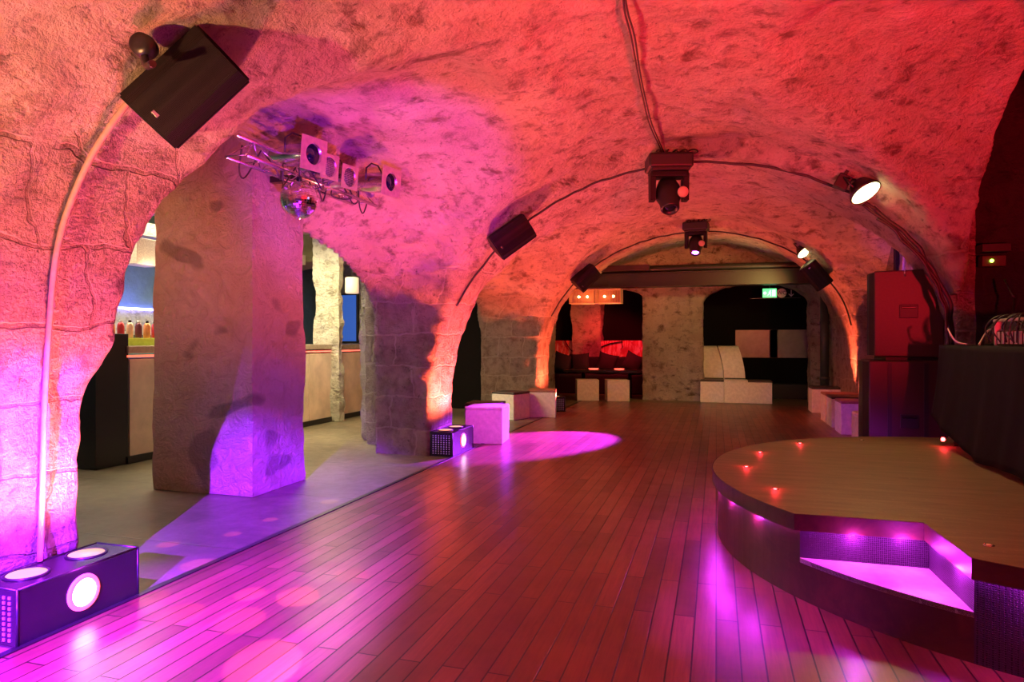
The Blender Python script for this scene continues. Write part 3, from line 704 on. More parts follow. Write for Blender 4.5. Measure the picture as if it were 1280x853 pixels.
for i, (u, v, pw, an) in enumerate(((210, 680, 70, 3.2), (291, 667, 60, 3.0), (338, 649, 50, 3.0), (248, 705, 90, 4.6), (312, 743, 120, 3.2), (372, 746, 130, 4.4), (226, 768, 110, 4.2), (188, 748, 90, 3.6), (300, 775, 100, 4.5), (330, 828, 130, 5.5), (440, 720, 40, 4.2), (412, 627, 40, 4.2))):
    tg = at_z(u, v, 0); d = (tg-bp).normalized()
    lamp('ball_glint', 'SPOT', bp+d*(rb+.01), (1, .55, .2) if i == 11 else (1, .10, .16), pw*6, tg, .004, an, .35)

# ------------------------------------------------------------------ moving heads
def moving_head():
    t = thing('moving_head_light', '', 'stage light', group='moving head lights on the vault crown')
    bm = bm_new(); add_box(bm, (.40, .30, .13), (0, 0, -.07), bev=.02); add_box(bm, (.34, .26, .03), (0, 0, -.145), bev=.005); obj('base', bm, 'black', t)
    bm = bm_new(); add_box(bm, (.34, .16, .06), (0, 0, -.18), bev=.015)
    for s in (-1, 1): add_prism(bm, [(-.07, -.18), (.07, -.18), (.055, -.42), (-.055, -.42)], s*.15-.025, s*.15+.025, m=Matrix(((0, 0, 1, 0), (1, 0, 0, 0), (0, 1, 0, 0), (0, 0, 0, 1))))
    obj('yoke', bm, 'speaker', t)
    R = Matrix.Translation((0, 0, -.37)) @ Matrix.Rotation(math.radians(180-28), 4, 'X')
    bm = bm_new(); add_lathe(bm, [(.03, -.17), (.085, -.15), (.11, -.08), (.115, .02), (.09, .08), (.085, .15), (.075, .165), (.06, .16), (.055, .12), (.01, .12)], R); h = obj('head', bm, 'black', t)
    bm = bm_new(); add_lathe(bm, [(.001, .15), (.05, .146), (.056, .13)], R); obj('lens', bm, 'glass_dark', h)
    bm = bm_new()
    for k in range(5): add_tube(bm, spline([(.05*k-.1, .05, 0), (.07*k-.14+.06, -.05, .04), (.09*k-.12, -.12, .0), (.16, -.1-.01*k, -.04)], 5), .007, 6)
    obj('leads', bm, 'cable', t)
    bm = bm_new(); add_lathe(bm, [(.005, 0), (.045, .0), (.05, .012), (.045, .03), (.005, .035)], Matrix.Translation((.105, -.115, -.36)) @ Matrix.Rotation(math.radians(100), 4, 'X')); part(obj('side_cap', bm, 'ply', t), 'pale round cap')
    return t
mh = moving_head(); q = on_vault(-.42, 6.35, .03); mh.location = q; mh['label'] = 'black moving head light, unlit, hanging at the crown of the middle arch'; mh.rotation_euler = (0, 0, .25)
q2 = on_vault(-.30, 10.8, .05)
mh2 = dup(mh, 'black moving head light shining violet at the crown of the far arch', q2, -.1); mh2.scale = (.95,)*3
for ch in mh2.children:
    for g_ in ch.children:
        if g_.name.startswith('lens'):
            g_.data = g_.data.copy(); g_.data.materials[0] = M['lamp_purple']

# ------------------------------------------------------------------ flood lamps on the right of the arches
def flood(label, p, fwd, r, up=(0, 0, 1)):
    t = thing('flood_lamp', label, 'flood lamp', mat=frame_m(p, fwd, up), group='flood lamps on the arches')
    R = Matrix.Rotation(PI/2, 4, 'X')
    bm = bm_new(); add_lathe(bm, [(.02, -.12), (r*.6, -.11), (r*.95, -.03), (r*1.08, 0), (r*1.0, .004)], R); obj('housing', bm, 'dark_metal', t)
    bm = bm_new(); add_lathe(bm, [(.001, .016), (r*.6, .013), (r, .003)], R); obj('lens', bm, 'flood_glow', t)
    bm = bm_new(); add_tube(bm, [(-r*1.1, .04, 0), (-r*1.1, .16, 0), (r*1.1, .16, 0), (r*1.1, .04, 0)], .008); obj('yoke', bm, 'dark_metal', t); return t
flood('glaring flood lamp on the right side of the middle arch', at_y(1082, 241, 6.25), R3*.30-FW*.50-U3*.80, .125)
flood('glaring flood lamp on the right side of the far arch, above the loudspeaker', at_y(1007, 315, 10.8), R3*.35-FW*.5-U3*.75, .13)
q = at_y(1053, 228, 6.3); bm = bm_new(); add_box(bm, (.11, .09, .12), (0, 0, 0), (0, .5, 0), bev=.008); add_box(bm, (.03, .03, .12), (0.03, 0, .08), (0, .5, 0))
tag(obj('ballast_box', bm, 'black', loc=q), 'small black box next to the flood lamp of the middle arch', 'electrical box')
# small dark window in the second bay
c = surf(1116, 318, off=.0); bm = bm_new(); w_ = .5
xw = 2.33; add_box(bm, (.05, .50, .62), (0, 0, 0), bev=.004); f = obj('window_1', bm, 'beam', loc=(xw, at_x(1116, 318, xw).y, at_x(1116, 318, xw).z)); struct(f, 'small dark window high in the right wall')
bm = bm_new(); add_box(bm, (.02, .40, .52), (-.025, 0, 0)); obj('pane', bm, 'glass_dark', f)

# ------------------------------------------------------------------ stage
SC, SR = Vector((1.86, 4.48)), 1.88
aN0, aN1 = math.atan2(3.40-SC.y, .40-SC.x), math.atan2(2.86-SC.y, .90-SC.x)   # ends of the notch on the rim (third quadrant)
def arc(r, a0, a1, n): return [(SC.x+r*math.cos(a0+(a1-a0)*k/n), SC.y+r*math.sin(a0+(a1-a0)*k/n)) for k in range(n+1)]
aT = math.radians(88)
aN0 += 2*PI; aN1 += 2*PI
r_in = SR-.03
pN0 = arc(SR, aN0, aN0, 1)[0]; pN1 = arc(SR, aN1, aN1, 1)[0]; cin = (.875, 3.36)
t = thing('stage', 'low round stage with dark top, magenta edge light and a step cut into its rim', 'stage', (0, 0, 0))
def outline(r): return arc(r, aT, aN0, 60)
bm = bm_new(); xr = 3.0
poly = [(xr, SC.y+SR)] + outline(SR) + [cin] + arc(SR, aN1, math.radians(272), 30) + [(xr, SC.y-SR)]
add_prism(bm, poly[::-1], .345, .40); obj('top', bm, ['stage_top'], t)
bm = bm_new()   # dark lip
def skirt(bm, pts, z0, z1, th=.0, mi=0):
    for (x0, y0), (x1, y1) in zip(pts, pts[1:]):
        f = bm.faces.new([bm.verts.new(v) for v in ((x0, y0, z0), (x1, y1, z0), (x1, y1, z1), (x0, y0, z1))]); f.material_index = mi
bmesh.ops.remove_doubles
lip = outline(SR+.004) + [(cin[0]-.0, cin[1]-.004)] + arc(SR+.004, aN1, math.radians(272), 30)
skirt(bm, lip, .322, .3985); bmesh.ops.remove_doubles(bm, verts=bm.verts, dist=.0005); obj('lip', bm, 'rusty', t)
bm = bm_new(); skirt(bm, outline(r_in), 0, .345); bmesh.ops.remove_doubles(bm, verts=bm.verts, dist=.0005); part(obj('side_panel', bm, 'rusty', t), 'worn reddish brown curved panel')
q0, q1 = arc(r_in, aN0, aN0, 1)[0], arc(r_in, aN1, aN1, 1)[0]
ci = (cin[0]+.025, cin[1]+.025)
bm = bm_new(); skirt(bm, [q0, ci, q1], .19, .345); skirt(bm, arc(r_in, aN1, math.radians(272), 24), 0, .345); bmesh.ops.remove_doubles(bm, verts=bm.verts, dist=.0005); part(obj('tread_panel', bm, 'tread', t), 'studded rubber riser')
bm = bm_new(); st = arc(r_in, aN0, aN1, 12); skirt(bm, st, 0, .19); bmesh.ops.remove_doubles(bm, verts=bm.verts, dist=.0005); part(obj('step_panel', bm, 'rusty', t), 'worn reddish step front')
bm = bm_new(); add_prism(bm, st+[ci], .17, .192); obj('step_tread', bm, 'white_cube', t)
bm = bm_new()
def strip(bm, pts, z, off): add_tube(bm, [(x, y, z) for x, y in pts], .006, 6)
strip(bm, arc(SR-.018, aT, aN0, 50), .337, 0); obj('edge_light', bm, 'led_mag', t)
bm = bm_new(); strip(bm, [(q0[0]+.02, q0[1]-.006), (ci[0]-.012, ci[1]-.012), (q1[0]-.006, q1[1]+.02)], .337, 0); obj('step_light', bm, 'led_mag', t)
bm = bm_new(); strip(bm, arc(SR-.018, aN1, math.radians(272), 24), .337, 0); obj('edge_light', bm, 'led_mag', t)
for k in range(11):   # the strip's light under the rim
    a = aT+(aN0-aT)*(k+1.5)/12.5; p = (SC.x+(SR-.008)*math.cos(a), SC.y+(SR-.008)*math.sin(a), .305)
    lamp('rim_light', 'POINT', p, MAG, 1.6, size=.012)
lamp('step_glow', 'POINT', (.60, 3.335, .300), MAG, 2.2, size=.012); lamp('step_glow', 'POINT', (.80, 3.32, .300), MAG, 2.2, size=.012); lamp('step_glow', 'POINT', (.855, 3.05, .300), MAG, 2.0, size=.012)
lamp('rim_light', 'POINT', (SC.x+(SR-.008)*math.cos(math.radians(246)), SC.y+(SR-.008)*math.sin(math.radians(246)), .305), MAG, 1.6, size=.012)
for i, (u, v, on) in enumerate(((933, 584, 1), (950, 566, 1), (1000, 554.7, 1), (969, 612, 1), (1077, 550.5, 0), (1236, 682, 0))):
    p = at_z(u, v, .40); lb = ['leftmost small red light in the stage rim', 'red light of the stage rim, second from the left end', 'red light of the stage rim, furthest back of those glowing', 'red light in the stage top, nearest of those glowing', 'unlit small light in the stage rim in front of the violet stool', 'unlit small light in the stage top above the step'][i]
    o = thing('stage_floor_light', lb, 'floor light', p, 0, 'small lights in the stage top')
    bm = bm_new(); add_lathe(bm, [(.012, -.001), (.012, .003), (.02, .002), (.021, -.001)], seg=16); obj('ring', bm, 'metal', o)
    bm = bm_new(); add_lathe(bm, [(.001, .005), (.008, .004), (.011, .001)], seg=16); obj('lens', bm, 'led_red' if on else 'white_cube', o)
    if on: lamp('floor_light_glow', 'POINT', p+Vector((0, 0, .03)), RED, .5, size=.012)

# ------------------------------------------------------------------ music desk
tb = thing('trestle_table', 'folding table on the stage carrying the music gear, mostly under a dark cloth', 'table', (2.08, 4.9, .40))
bm = bm_new(); add_box(bm, (.76, 2.2, .035), (0, 0, .745), bev=.004); obj('tabletop', bm, 'black', tb)
for sx in (-1, 1):
    for sy in (-1, 1):
        bm = bm_new(); add_cyl(bm, (sx*.33, sy*.98, 0), (sx*.33, sy*.98, .73), .016, seg=12); obj('leg', bm, 'dark_metal', tb)
def cloth():
    bm = bm_new(); rnd = random.Random(2); n = 90; rows = 18
    path = []   # around the left-front corner: far short end then the long front
    for k in range(20): path.append((2.44-.76*k/19, 6.02, 0, 1))
    for k in range(n): path.append((1.67, 6.01-2.2*k/(n-1), -1, 0))
    G_ = []
    for i, (x, y, nx, ny) in enumerate(path):
        s = i/len(path); col = []
        if ny: hem = .62
        else:
            d = 6.01-y; hem = .62-.20*min(1, d/1.0)-.02*math.sin(d*3)       # hem sinks towards the near side
            hem = max(.41, hem + .0)
        for j in range(rows):
            t_ = j/(rows-1); z = 1.168+(hem-1.168)*t_
            amp = .002+.016*t_; wv = math.sin(s*47)*.6+math.sin(s*23+1)*.8+math.sin(s*81+t_*2)*.25
            o_ = .012*t_+amp*wv*.5+.05*t_*t_
            col.append(bm.verts.new((x+nx*o_*1.0, y+ny*o_, z)))
        G_.append(col)
    for a, b_ in zip(G_, G_[1:]):
        for j in range(rows-1): f = bm.faces.new((a[j], b_[j], b_[j+1], a[j+1])); f.smooth = True
    add_box(bm, (.78, 2.22, .004), (2.06, 4.905, 1.168))
    return bm
o = obj('table_cloth', cloth(), 'cloth'); tag(o, 'charcoal cloth draped over the front of the music table', 'cloth'); o.modifiers.new('s', 'SOLIDIFY').thickness = .004
# gear on the table
gx = thing('mixing_console', 'pale metal framed mixing console with tangled leads on the covered table', 'mixer', (2.02, 4.98, 1.171))
bm = bm_new(); add_box(bm, (.42, .62, .10), (0, 0, .05), bev=.006); obj('body', bm, 'black_gloss', gx)
bm = bm_new()
for s in (-1, 1): add_box(bm, (.44, .015, .17), (0, s*.315, .085), bev=.003)
add_box(bm, (.03, .63, .02), (-.215, 0, .165), bev=.003); part(obj('frame', bm, 'aluminium', gx), 'pale metal frame')
bm = bm_new()
for i in range(9): add_box(bm, (.004, .035, .08), (-.212, -.27+i*.067, .05), bev=.001)
part(obj('module_plate', bm, 'aluminium', gx), 'pale blue lit modules')
for i in range(12):
    bm = bm_new(); add_cyl(bm, (-.12+.1*(i % 3), -.25+.16*(i//3), .10), (-.12+.1*(i % 3), -.25+.16*(i//3), .125), .013, .010, seg=12); obj('knob', bm, 'dark_metal', gx)
bm = bm_new(); rnd = random.Random(8)
for k in range(9):
    y = -.3+k*.075
    add_tube(bm, spline([(-.05, y, .12), (-.2, y+rnd.uniform(-.05, .05), .2), (-.27, y+rnd.uniform(-.07, .07), .12), (-.25, y+rnd.uniform(-.1, .1), .02)], 6), .005, 6)
obj('leads', bm, 'cable', gx)
bm = bm_new(); add_box(bm, (.34, .32, .10), (0, 0, .05), bev=.01); dk = obj('record_deck', bm, 'black_gloss', loc=(2.03, 5.50, 1.171)); tag(dk, 'dark flat player deck at the left end of the covered table', 'player')
bm = bm_new(); add_lathe(bm, [(.001, .105), (.12, .105), (.125, .1)]); obj('platter', bm, 'metal', dk)
bm = bm_new(); n = 10; V = []
for i in range(n+1):
    r_ = []
    for j in range(7):
        r_.append(bm.verts.new((-.17+.34*j/6, -.17+.34*i/n, .165+.02*math.sin(i*1.3+j)+.03*math.sin(j*.9)-.05*(abs(j-3)/3)**2)))
    V.append(r_)
for a, b_ in zip(V, V[1:]):
    for j in range(6): f = bm.faces.new((a[j], a[j+1], b_[j+1], b_[j])); f.smooth = True
o = obj('folded_jacket', bm, 'cloth', loc=(2.05, 5.50, 1.165)); o.modifiers.new('s', 'SOLIDIFY').thickness = .03; tag(o, 'crumpled dark cloth lying over the player deck', 'cloth')
for i, (x, y, a) in enumerate(((1.74, 5.62, .7), (1.76, 5.44, -.4))):
    bm = bm_new(); add_tube(bm, spline([(0, 0, .0), (.0, .08, .02), (.04, .16, .10), (.12, .22, .12)], 5), .006, 8); o = obj('patch_lead', bm, 'grey_conduit', loc=(x, y, 1.176), rot=(0, 0, a))
    tag(o, ['short pale lead lying on the far corner of the covered table', 'short pale lead beside the player deck'][i], 'cable', 'pale leads on the table')
p = at_y(1240, 327, 6.5); t = thing('amplifier_box', 'small wall box with a green light above the music table', 'electrical box', p)
bm = bm_new(); add_box(bm, (.17, .10, .09), (0, 0, 0), bev=.005); obj('housing', bm, 'cab_wood', t)
bm = bm_new(); add_box(bm, (.21, .14, .07), (.02, .02, .11), bev=.006); obj('cover', bm, 'black', t)
bm = bm_new(); bmesh.ops.create_uvsphere(bm, u_segments=12, v_segments=8, radius=.014); obj('green_light', bm, 'led_green', t, (-.02, -.055, 0))
bm = bm_new(); add_tube(bm, spline([at_y(1256, 350, 6.3), at_y(1262, 362, 6.2), at_y(1268, 372, 6.15)], 4), .009); add_cyl(bm, at_y(1268, 372, 6.15), at_y(1262, 440, 6.0), .008, seg=8)
tag(obj('lamp_stalk', bm, 'dark_metal'), 'thin bent stalk standing behind the music table', 'stand')
bm = bm_new(); add_box(bm, (.035, .03, .02), (0, 0, .01), bev=.003); pr = at_z(1181, 552, .405); pr.z = .555
o = thing('table_leg_lamp', 'small red glowing lamp clipped to the table leg at the stage edge', 'lamp', at_y(1178, 550.5, 5.84)); o2 = obj('clip', bm, 'black', o)
bm = bm_new(); bmesh.ops.create_uvsphere(bm, u_segments=12, v_segments=8, radius=.016); obj('bulb', bm, 'led_red', o, (0, -.012, .008)); lamp('leg_lamp_glow', 'POINT', o.location+Vector((0, -.05, .01)), RED, .6, size=.012)

# ------------------------------------------------------------------ speaker stack on the floor
def cab(name, label, loc, rotz, W, D, H, mat, handle_z, extra=None):
    t = thing(name, label, 'loudspeaker', loc, rotz)           # front (grille) at -X
    bm = bm_new(); add_box(bm, (D, W, H), (0, 0, H/2), bev=.012); obj('cabinet', bm, mat, t)
    bm = bm_new(); pts = [(-D/2, -W/2+.01), (-D/2-.035, -W/4), (-D/2-.045, 0), (-D/2-.035, W/4), (-D/2, W/2-.01)]; add_prism(bm, pts, .012, H-.012); obj('grille', bm, 'grille', t)
    bm = bm_new(); add_box(bm, (.15, .012, .125), (0.0, -W/2-.001, handle_z), bev=.004); h = obj('handle_cup', bm, 'black', t)
    bm = bm_new(); add_box(bm, (.12, .014, .018), (0, -W/2-.008, handle_z+.035), bev=.006); obj('grip', bm, 'black_gloss', h)
    return t
mid = at_y(1135, 447, 6.9)
s1 = cab('bass_loudspeaker', 'large reddish bass cabinet standing on the floor behind the stage', (1.70, 7.18, 0), math.radians(-4), .60, .66, 1.02, 'cab_wood', .47)
bm = bm_new()
for x in (-.16, .13): add_box(bm, (.035, .006, .98), (x, -.303, .51))
part(obj('runner', bm, 'black', s1), 'black vertical runners')
bm = bm_new(); add_box(bm, (.5, .5, .03), (1.75, 7.2, 1.037), (0, 0, 0)); tag(obj('riser_board', bm, 'black'), 'flat black board between the two stacked cabinets', 'board')
s2 = cab('main_loudspeaker', 'tall reddish loudspeaker cabinet standing on top of the bass cabinet', (1.72, 7.18, 1.053), math.radians(-8), .46, .56, .80, 'cab_wood', .42)
bm = bm_new(); add_cyl(bm, (-.03, -.234, .74), (-.03, -.24, .80), .008, seg=10); part(obj('rigging_pin', bm, 'metal', s2), 'small bright pin')

# ------------------------------------------------------------------ stools
def stool(label, loc, rotz, S=.42, H=.42, top='cube_top', group='white cube stools', hinge=False):
    t = thing('cube_stool', label, 'stool', loc, rotz, group)
    bm = bm_new(); add_box(bm, (S, S, H-.035), (0, 0, (H-.035)/2), bev=.006); obj('body', bm, 'white_cube', t)
    bm = bm_new(); add_box(bm, (S+.004, S+.004, .035), (0, 0, H-.0175), bev=.01); part(obj('seat_pad', bm, top, t), 'thin seat pad'); return t
def sp_(u, v): p = at_z(u, v, 0); return p
s0 = stool('violet lit white stool right of the middle light box', (-2.62, 7.62, 0), .12, .44, .43, 'white_cube', 'white stools by the middle pillar')
st2 = stool('violet lit white stool with dark pad, tucked behind the middle pillar', (-2.82, 8.12, 0), .12, .44, .42, 'cube_top', 'white stools by the middle pillar')
stool('white stool with black pad, left one in front of the far pillar', (-3.05, 9.98, 0), -.35, .42, .42, 'cube_top', 'white stools at the far pillar')
stool('white stool, right one in front of the far pillar', (-2.66, 10.42, 0), .2, .44, .43, 'pad_warm', 'white stools at the far pillar')
stool('white stool at the lounge table, left of the pair', (-2.52, 13.55, 0), .28, .44, .42, 'white_cube', 'white stools at the lounge table')
stool('white stool at the lounge table, right of the pair', (-1.92, 13.62, 0), .28, .44, .42, 'white_cube', 'white stools at the lounge table')
rs_ = [(1.76, 12.42, 'rearmost stool of the row along the right wall, orange lit', 'cube_top'), (1.76, 10.98, 'second stool from the back in the row along the right wall', 'pad_warm'),
       (1.76, 10.42, 'third stool from the back in the row along the right wall, dark pad', 'cube_top'), (1.76, 9.70, 'violet lit white stool at the front of the right wall row', 'pad_warm'),
       (1.60, 8.02, 'narrow sliver of a violet lit stool between the row and the bass cabinet', 'white_cube')]
for x, y, lb, tp in rs_: stool(lb, (x, y, 0), 0, .46 if y > 9 else .34, .43, tp, 'stools along the right wall')

# ------------------------------------------------------------------ lounge
lt = thing('lounge_table', 'low dark table in the lounge with two glowing red glasses', 'table', (-2.25, 14.35, 0))
bm = bm_new(); add_box(bm, (1.75, .6, .05), (0, 0, .56), bev=.005); obj('tabletop', bm, 'beam', lt)
for s in (-1, 1):
    bm = bm_new(); add_cyl(bm, (s*.5, 0, 0), (s*.5, 0, .54), .04); obj('leg', bm, 'dark_metal', lt)
for i, (u, lb) in enumerate(((742, 'glowing red glass dish, left one on the lounge table'), (774, 'glowing red glass dish, right one on the lounge table'))):
    p = at_y(u, 464, 14.25); bm = bm_new(); add_lathe(bm, [(.03, 0), (.09, .005), (.11, .03), (.10, .03), (.02, .012)]); o = obj('candle_dish', bm, 'tea_red', loc=(p.x, p.y, .587)); tag(o, lb, 'candle dish', 'red dishes on the lounge table')
sf = thing('corner_sofa', 'black corner sofa around the lounge alcove', 'sofa', (-2.5, 15.3, 0))
bm = bm_new(); add_box(bm, (3.1, .65, .44), (0, .15, .22), bev=.03); add_box(bm, (.6, 1.0, .44), (-1.25, -.35, .22), bev=.03); obj('seat', bm, 'fabric', sf)
bm = bm_new(); add_box(bm, (3.1, .14, .42), (0, .42, .62), bev=.04); obj('backrest', bm, 'fabric', sf)
for i, (u, lb, tl) in enumerate(((700, 'black cushion leaning in the left corner of the sofa', .3), (723, 'black cushion on the sofa left of the table', -.1), (757, 'black cushion standing on its corner in the middle of the sofa', .25), (790, 'large slumped black cushion at the right end of the sofa', .45))):
    p = at_y(u, 450, 15.1); bm = bm_new(); S = .46
    V = bmesh.ops.create_grid(bm, x_segments=12, y_segments=12, size=S/2)['verts']
    for v in V:
        ex, ey = v.co.x/(S/2), v.co.y/(S/2); v.co.z = .09*math.sqrt(max(0, (1-ex**2)*(1-ey**2)))+.003; pin = 1-.10*(1-ex**2)*abs(ey)-.0; v.co.y *= pin; v.co.x *= 1-.10*(1-ey**2)*abs(ex)
    ge = bmesh.ops.duplicate(bm, geom=bm.faces[:]+bm.verts[:]+bm.edges[:])['geom']
    for v in ge:
        if isinstance(v, bmesh.types.BMVert): v.co.z *= -1
    bmesh.ops.remove_doubles(bm, verts=bm.verts, dist=.007)
    for f in bm.faces: f.smooth = True
    o = obj('cushion', bm, 'fabric', loc=(p.x, 15.30, .70), rot=(math.radians(72), tl, 0)); tag(o, lb, 'cushion', 'cushions on the corner sofa')
bm = bm_new(); add_box(bm, (3.6, .04, .78), (-2.5, 15.86, .82)); tag(obj('painted_panel', bm, 'graffiti'), 'red lit panel painted with loose strokes behind the sofa', 'panel')
bm = bm_new(); zt = [at_y(u, v, 15.8) for u, v in ((706, 426), (712, 436), (722, 446))]; add_tube(bm, zt, .012); zt = [at_y(u, v, 15.8) for u, v in ((744, 437), (762, 430), (778, 427), (778, 434))]; add_tube(bm, zt, .014)
tag(obj('wall_rail', bm, 'black'), 'thin black angled rail on the painted lounge panel', 'rail')
# chandelier
cq = at_y(745, 371, 12.3)
ch = thing('lounge_chandelier', 'amber boxy chandelier with glowing bulbs below the steel beam', 'chandelier', cq)
for s in (-1, 1):
    bm = bm_new(); W_, D_, H_ = .46, .3, .25
    for (a, b_) in (((-W_/2, -D_/2), (W_/2, -D_/2)), ((W_/2, -D_/2), (W_/2, D_/2)), ((W_/2, D_/2), (-W_/2, D_/2)), ((-W_/2, D_/2), (-W_/2, -D_/2))):
        n = 22
        for k in range(n):
            p0 = Vector(a).lerp(Vector(b_), k/n); d_ = (Vector(b_)-Vector(a)).normalized()*.010
            add_box(bm, (abs(d_.x)+.003, abs(d_.y)+.003, H_), (p0.x, p0.y, 0))
    hz = obj('shade', bm, 'lamp_shade', ch, (s*.24, 0, 0))
    bm = bm_new()
    for z in (-H_/2, H_/2):
        add_box(bm, (W_+.01, .012, .012), (0, -D_/2, z)); add_box(bm, (W_+.01, .012, .012), (0, D_/2, z)); add_box(bm, (.012, D_, .012), (-W_/2, 0, z)); add_box(bm, (.012, D_, .012), (W_/2, 0, z))
    obj('rim', bm, 'brass', hz)
    for k in (-1, 1):
        bm = bm_new(); bmesh.ops.create_uvsphere(bm, u_segments=12, v_segments=8, radius=.024); obj('bulb', bm, 'bulb', ch, (s*.24+k*.08, 0, 0))
    lamp('chandelier_glow', 'POINT', cq+Vector((s*.24, 0, 0)), (1, .32, .10), 3, size=.05)
bm = bm_new()
for s in (-1, 1): add_cyl(bm, (s*.24, 0, .12), (s*.24, 0, .30), .006, seg=8)
obj('rod', bm, 'dark_metal', ch)
bm = bm_new(); add_box(bm, (.9, .2, .1), (0, 0, 0), bev=.005); tag(obj('red_box', bm, M['cab_wood'], loc=(at_y(780, 330, 12.35).x, 12.5, 2.54)), 'flat red box lying on the steel beam', 'box')

# ------------------------------------------------------------------ niche on the right of the back wall
for i, (u, lb) in enumerate(((892, 'curved white bench back module, left one in the niche'), (919, 'curved white bench back module, right one in the niche'))):
    p = at_y(u, 470, 14.35); t = thing('curved_bench', lb, 'bench', (p.x-.01, 14.15, 0), 0, 'curved bench modules in the niche')
    prof = [(0, 0), (.62, 0)] + [(.62-.62*(k/10)**2.0*.75, .44+.66*(1-(1-k/10)**1.3)) for k in range(11)] + [(0, 1.10)]
    prof = [(-.0, .0), (.0, .42), (.10, .46)] + [(.10+.28*(k/10)**1.6, .46+.64*math.sin(k/10*PI/2)) for k in range(1, 11)] + [(.62, 1.10), (.62, 0)]
    bm = bm_new(); mm = Matrix(((0, 0, 1, 0), (1, 0, 0, 0), (0, 1, 0, 0), (0, 0, 0, 1))); add_prism(bm, prof, -.2, .2, m=mm)
    for v in bm.verts: v.co.x -= .13*max(0, (v.co.z-.44)/.66)**1.7
    bmesh.ops.bevel(bm, geom=bm.edges[:], offset=.004, segments=1, affect='EDGES'); obj('shell', bm, 'white_cube', t)
    bm = bm_new(); add_box(bm, (.40, .09, .02), (0, .05, .445), bev=.005); obj('seat_pad', bm, 'cube_top', t)
for i, (u, lb) in enumerate(((890, 'white cube stool in the niche, left of three in a row'), (920, 'white cube stool in the niche, middle of three in a row'), (950, 'white cube stool in the niche, right of three in a row'))):
    p = at_y(u, 502, 13.65); stool(lb, (p.x, 13.9, 0), 0, .44, .44, 'cube_top' if i != 1 else 'white_cube', 'cube stools in the niche')
for i, (u, lb) in enumerate(((945.5, 'pale rectangular wall panel in the niche, left one'), (989, 'pale rectangular wall panel in the niche, right one with a red sheen'))):
    p = at_y(u, 430, 15.44); bm = bm_new(); add_box(bm, (.86, .03, .60), (0, 0, 0), bev=.003); tag(obj('wall_panel', bm, 'panel', loc=(p.x, 15.47, p.z)), lb, 'panel', 'pale panels on the niche wall')
bm = bm_new(); add_box(bm, (1.9, .5, .30), (1.15, 15.2, .15), bev=.005); tag(obj('low_bench', bm, 'beam'), 'low dark bench along the back wall of the niche', 'bench')
ys_ = 13.75
def text_mesh(body, size, mat, loc, parent=None, name='lettering', rot=(PI/2, 0, 0)):
    cu = bpy.data.curves.new(name, 'FONT'); cu.body = body; cu.size = size; cu.align_x = 'CENTER'; cu.align_y = 'CENTER'; cu.extrude = .002
    cu.materials.append(M[mat]); o = bpy.data.objects.new(name, cu); C.objects.link(o); o.location = loc; o.rotation_euler = rot
    bpy.context.view_layer.update(); dg = bpy.context.evaluated_depsgraph_get()
    me = bpy.data.meshes.new_from_object(o.evaluated_get(dg)); m2 = bpy.data.objects.new(name, me); C.objects.link(m2); m2.location = loc; m2.rotation_euler = rot
    bpy.data.objects.remove(o)
    if parent: m2.parent = parent
    return m2
p = at_y(962, 366.5, ys_); t = thing('exit_sign', 'glowing green emergency exit sign hanging in the niche opening', 'sign', p)
bm = bm_new(); add_box(bm, (.25, .04, .17), (0, 0, 0), bev=.004); obj('housing', bm, 'exit_green', t)
bm = bm_new(); add_box(bm, (.055, .004, .115), (.075, -.022, 0)); ar = (-.055, 0)
add_box(bm, (.06, .004, .022), (-.085, -.022, 0)); add_prism(bm, [(-.115, 0), (-.08, .035), (-.08, -.035)], .02, .024, m=Matrix(((1, 0, 0, 0), (0, 0, -1, 0), (0, 1, 0, 0), (0, 0, 0, 1))))
add_cyl(bm, (.012, -.02, .045), (.012, -.024, .045), .012, seg=12)
for a, b_ in (((.010, .03), (-.002, -.005)), ((-.002, -.005), (.02, -.022)), ((.02, -.022), (.018, -.055)), ((-.002, -.005), (-.02, -.03)), ((-.02, -.03), (-.038, -.045)), ((.008, .025), (.03, .005)), ((.008, .025), (-.02, .012))):
    add_cyl(bm, (a[0], -.022, a[1]), (b_[0], -.022, b_[1]), .006, seg=8)
part(obj('pictogram', bm, 'exit_white', t), 'running figure, arrow and door')
bm = bm_new(); add_cyl(bm, (0, 0, .08), (0, 0, .2), .006, seg=8); add_box(bm, (.9, .03, .006), (0.1, 0, -.098)); obj('hanger', bm, 'dark_metal', t)
p = at_y(977, 366.5, ys_-.02); t = thing('toilet_sign', 'round WC sign right of the green exit sign', 'sign', p)
bm = bm_new(); add_cyl(bm, (0, 0, 0), (0, .015, 0), .088, seg=32); obj('disc', bm, 'sign_white', t); text_mesh('WC', .10, 'black', (0, -.003, 0), t)
p = at_y(989, 366.5, ys_-.02); bm = bm_new(); add_box(bm, (.014, .01, .12), (0, 0, 0)); add_box(bm, (.014, .01, .07), (-.02, 0, -.04), (0, -.75, 0)); add_box(bm, (.014, .01, .07), (.02, 0, -.04), (0, .75, 0))
tag(obj('arrow_sign', bm, 'sign_white', loc=p), 'small downward arrow right of the round WC sign', 'sign')

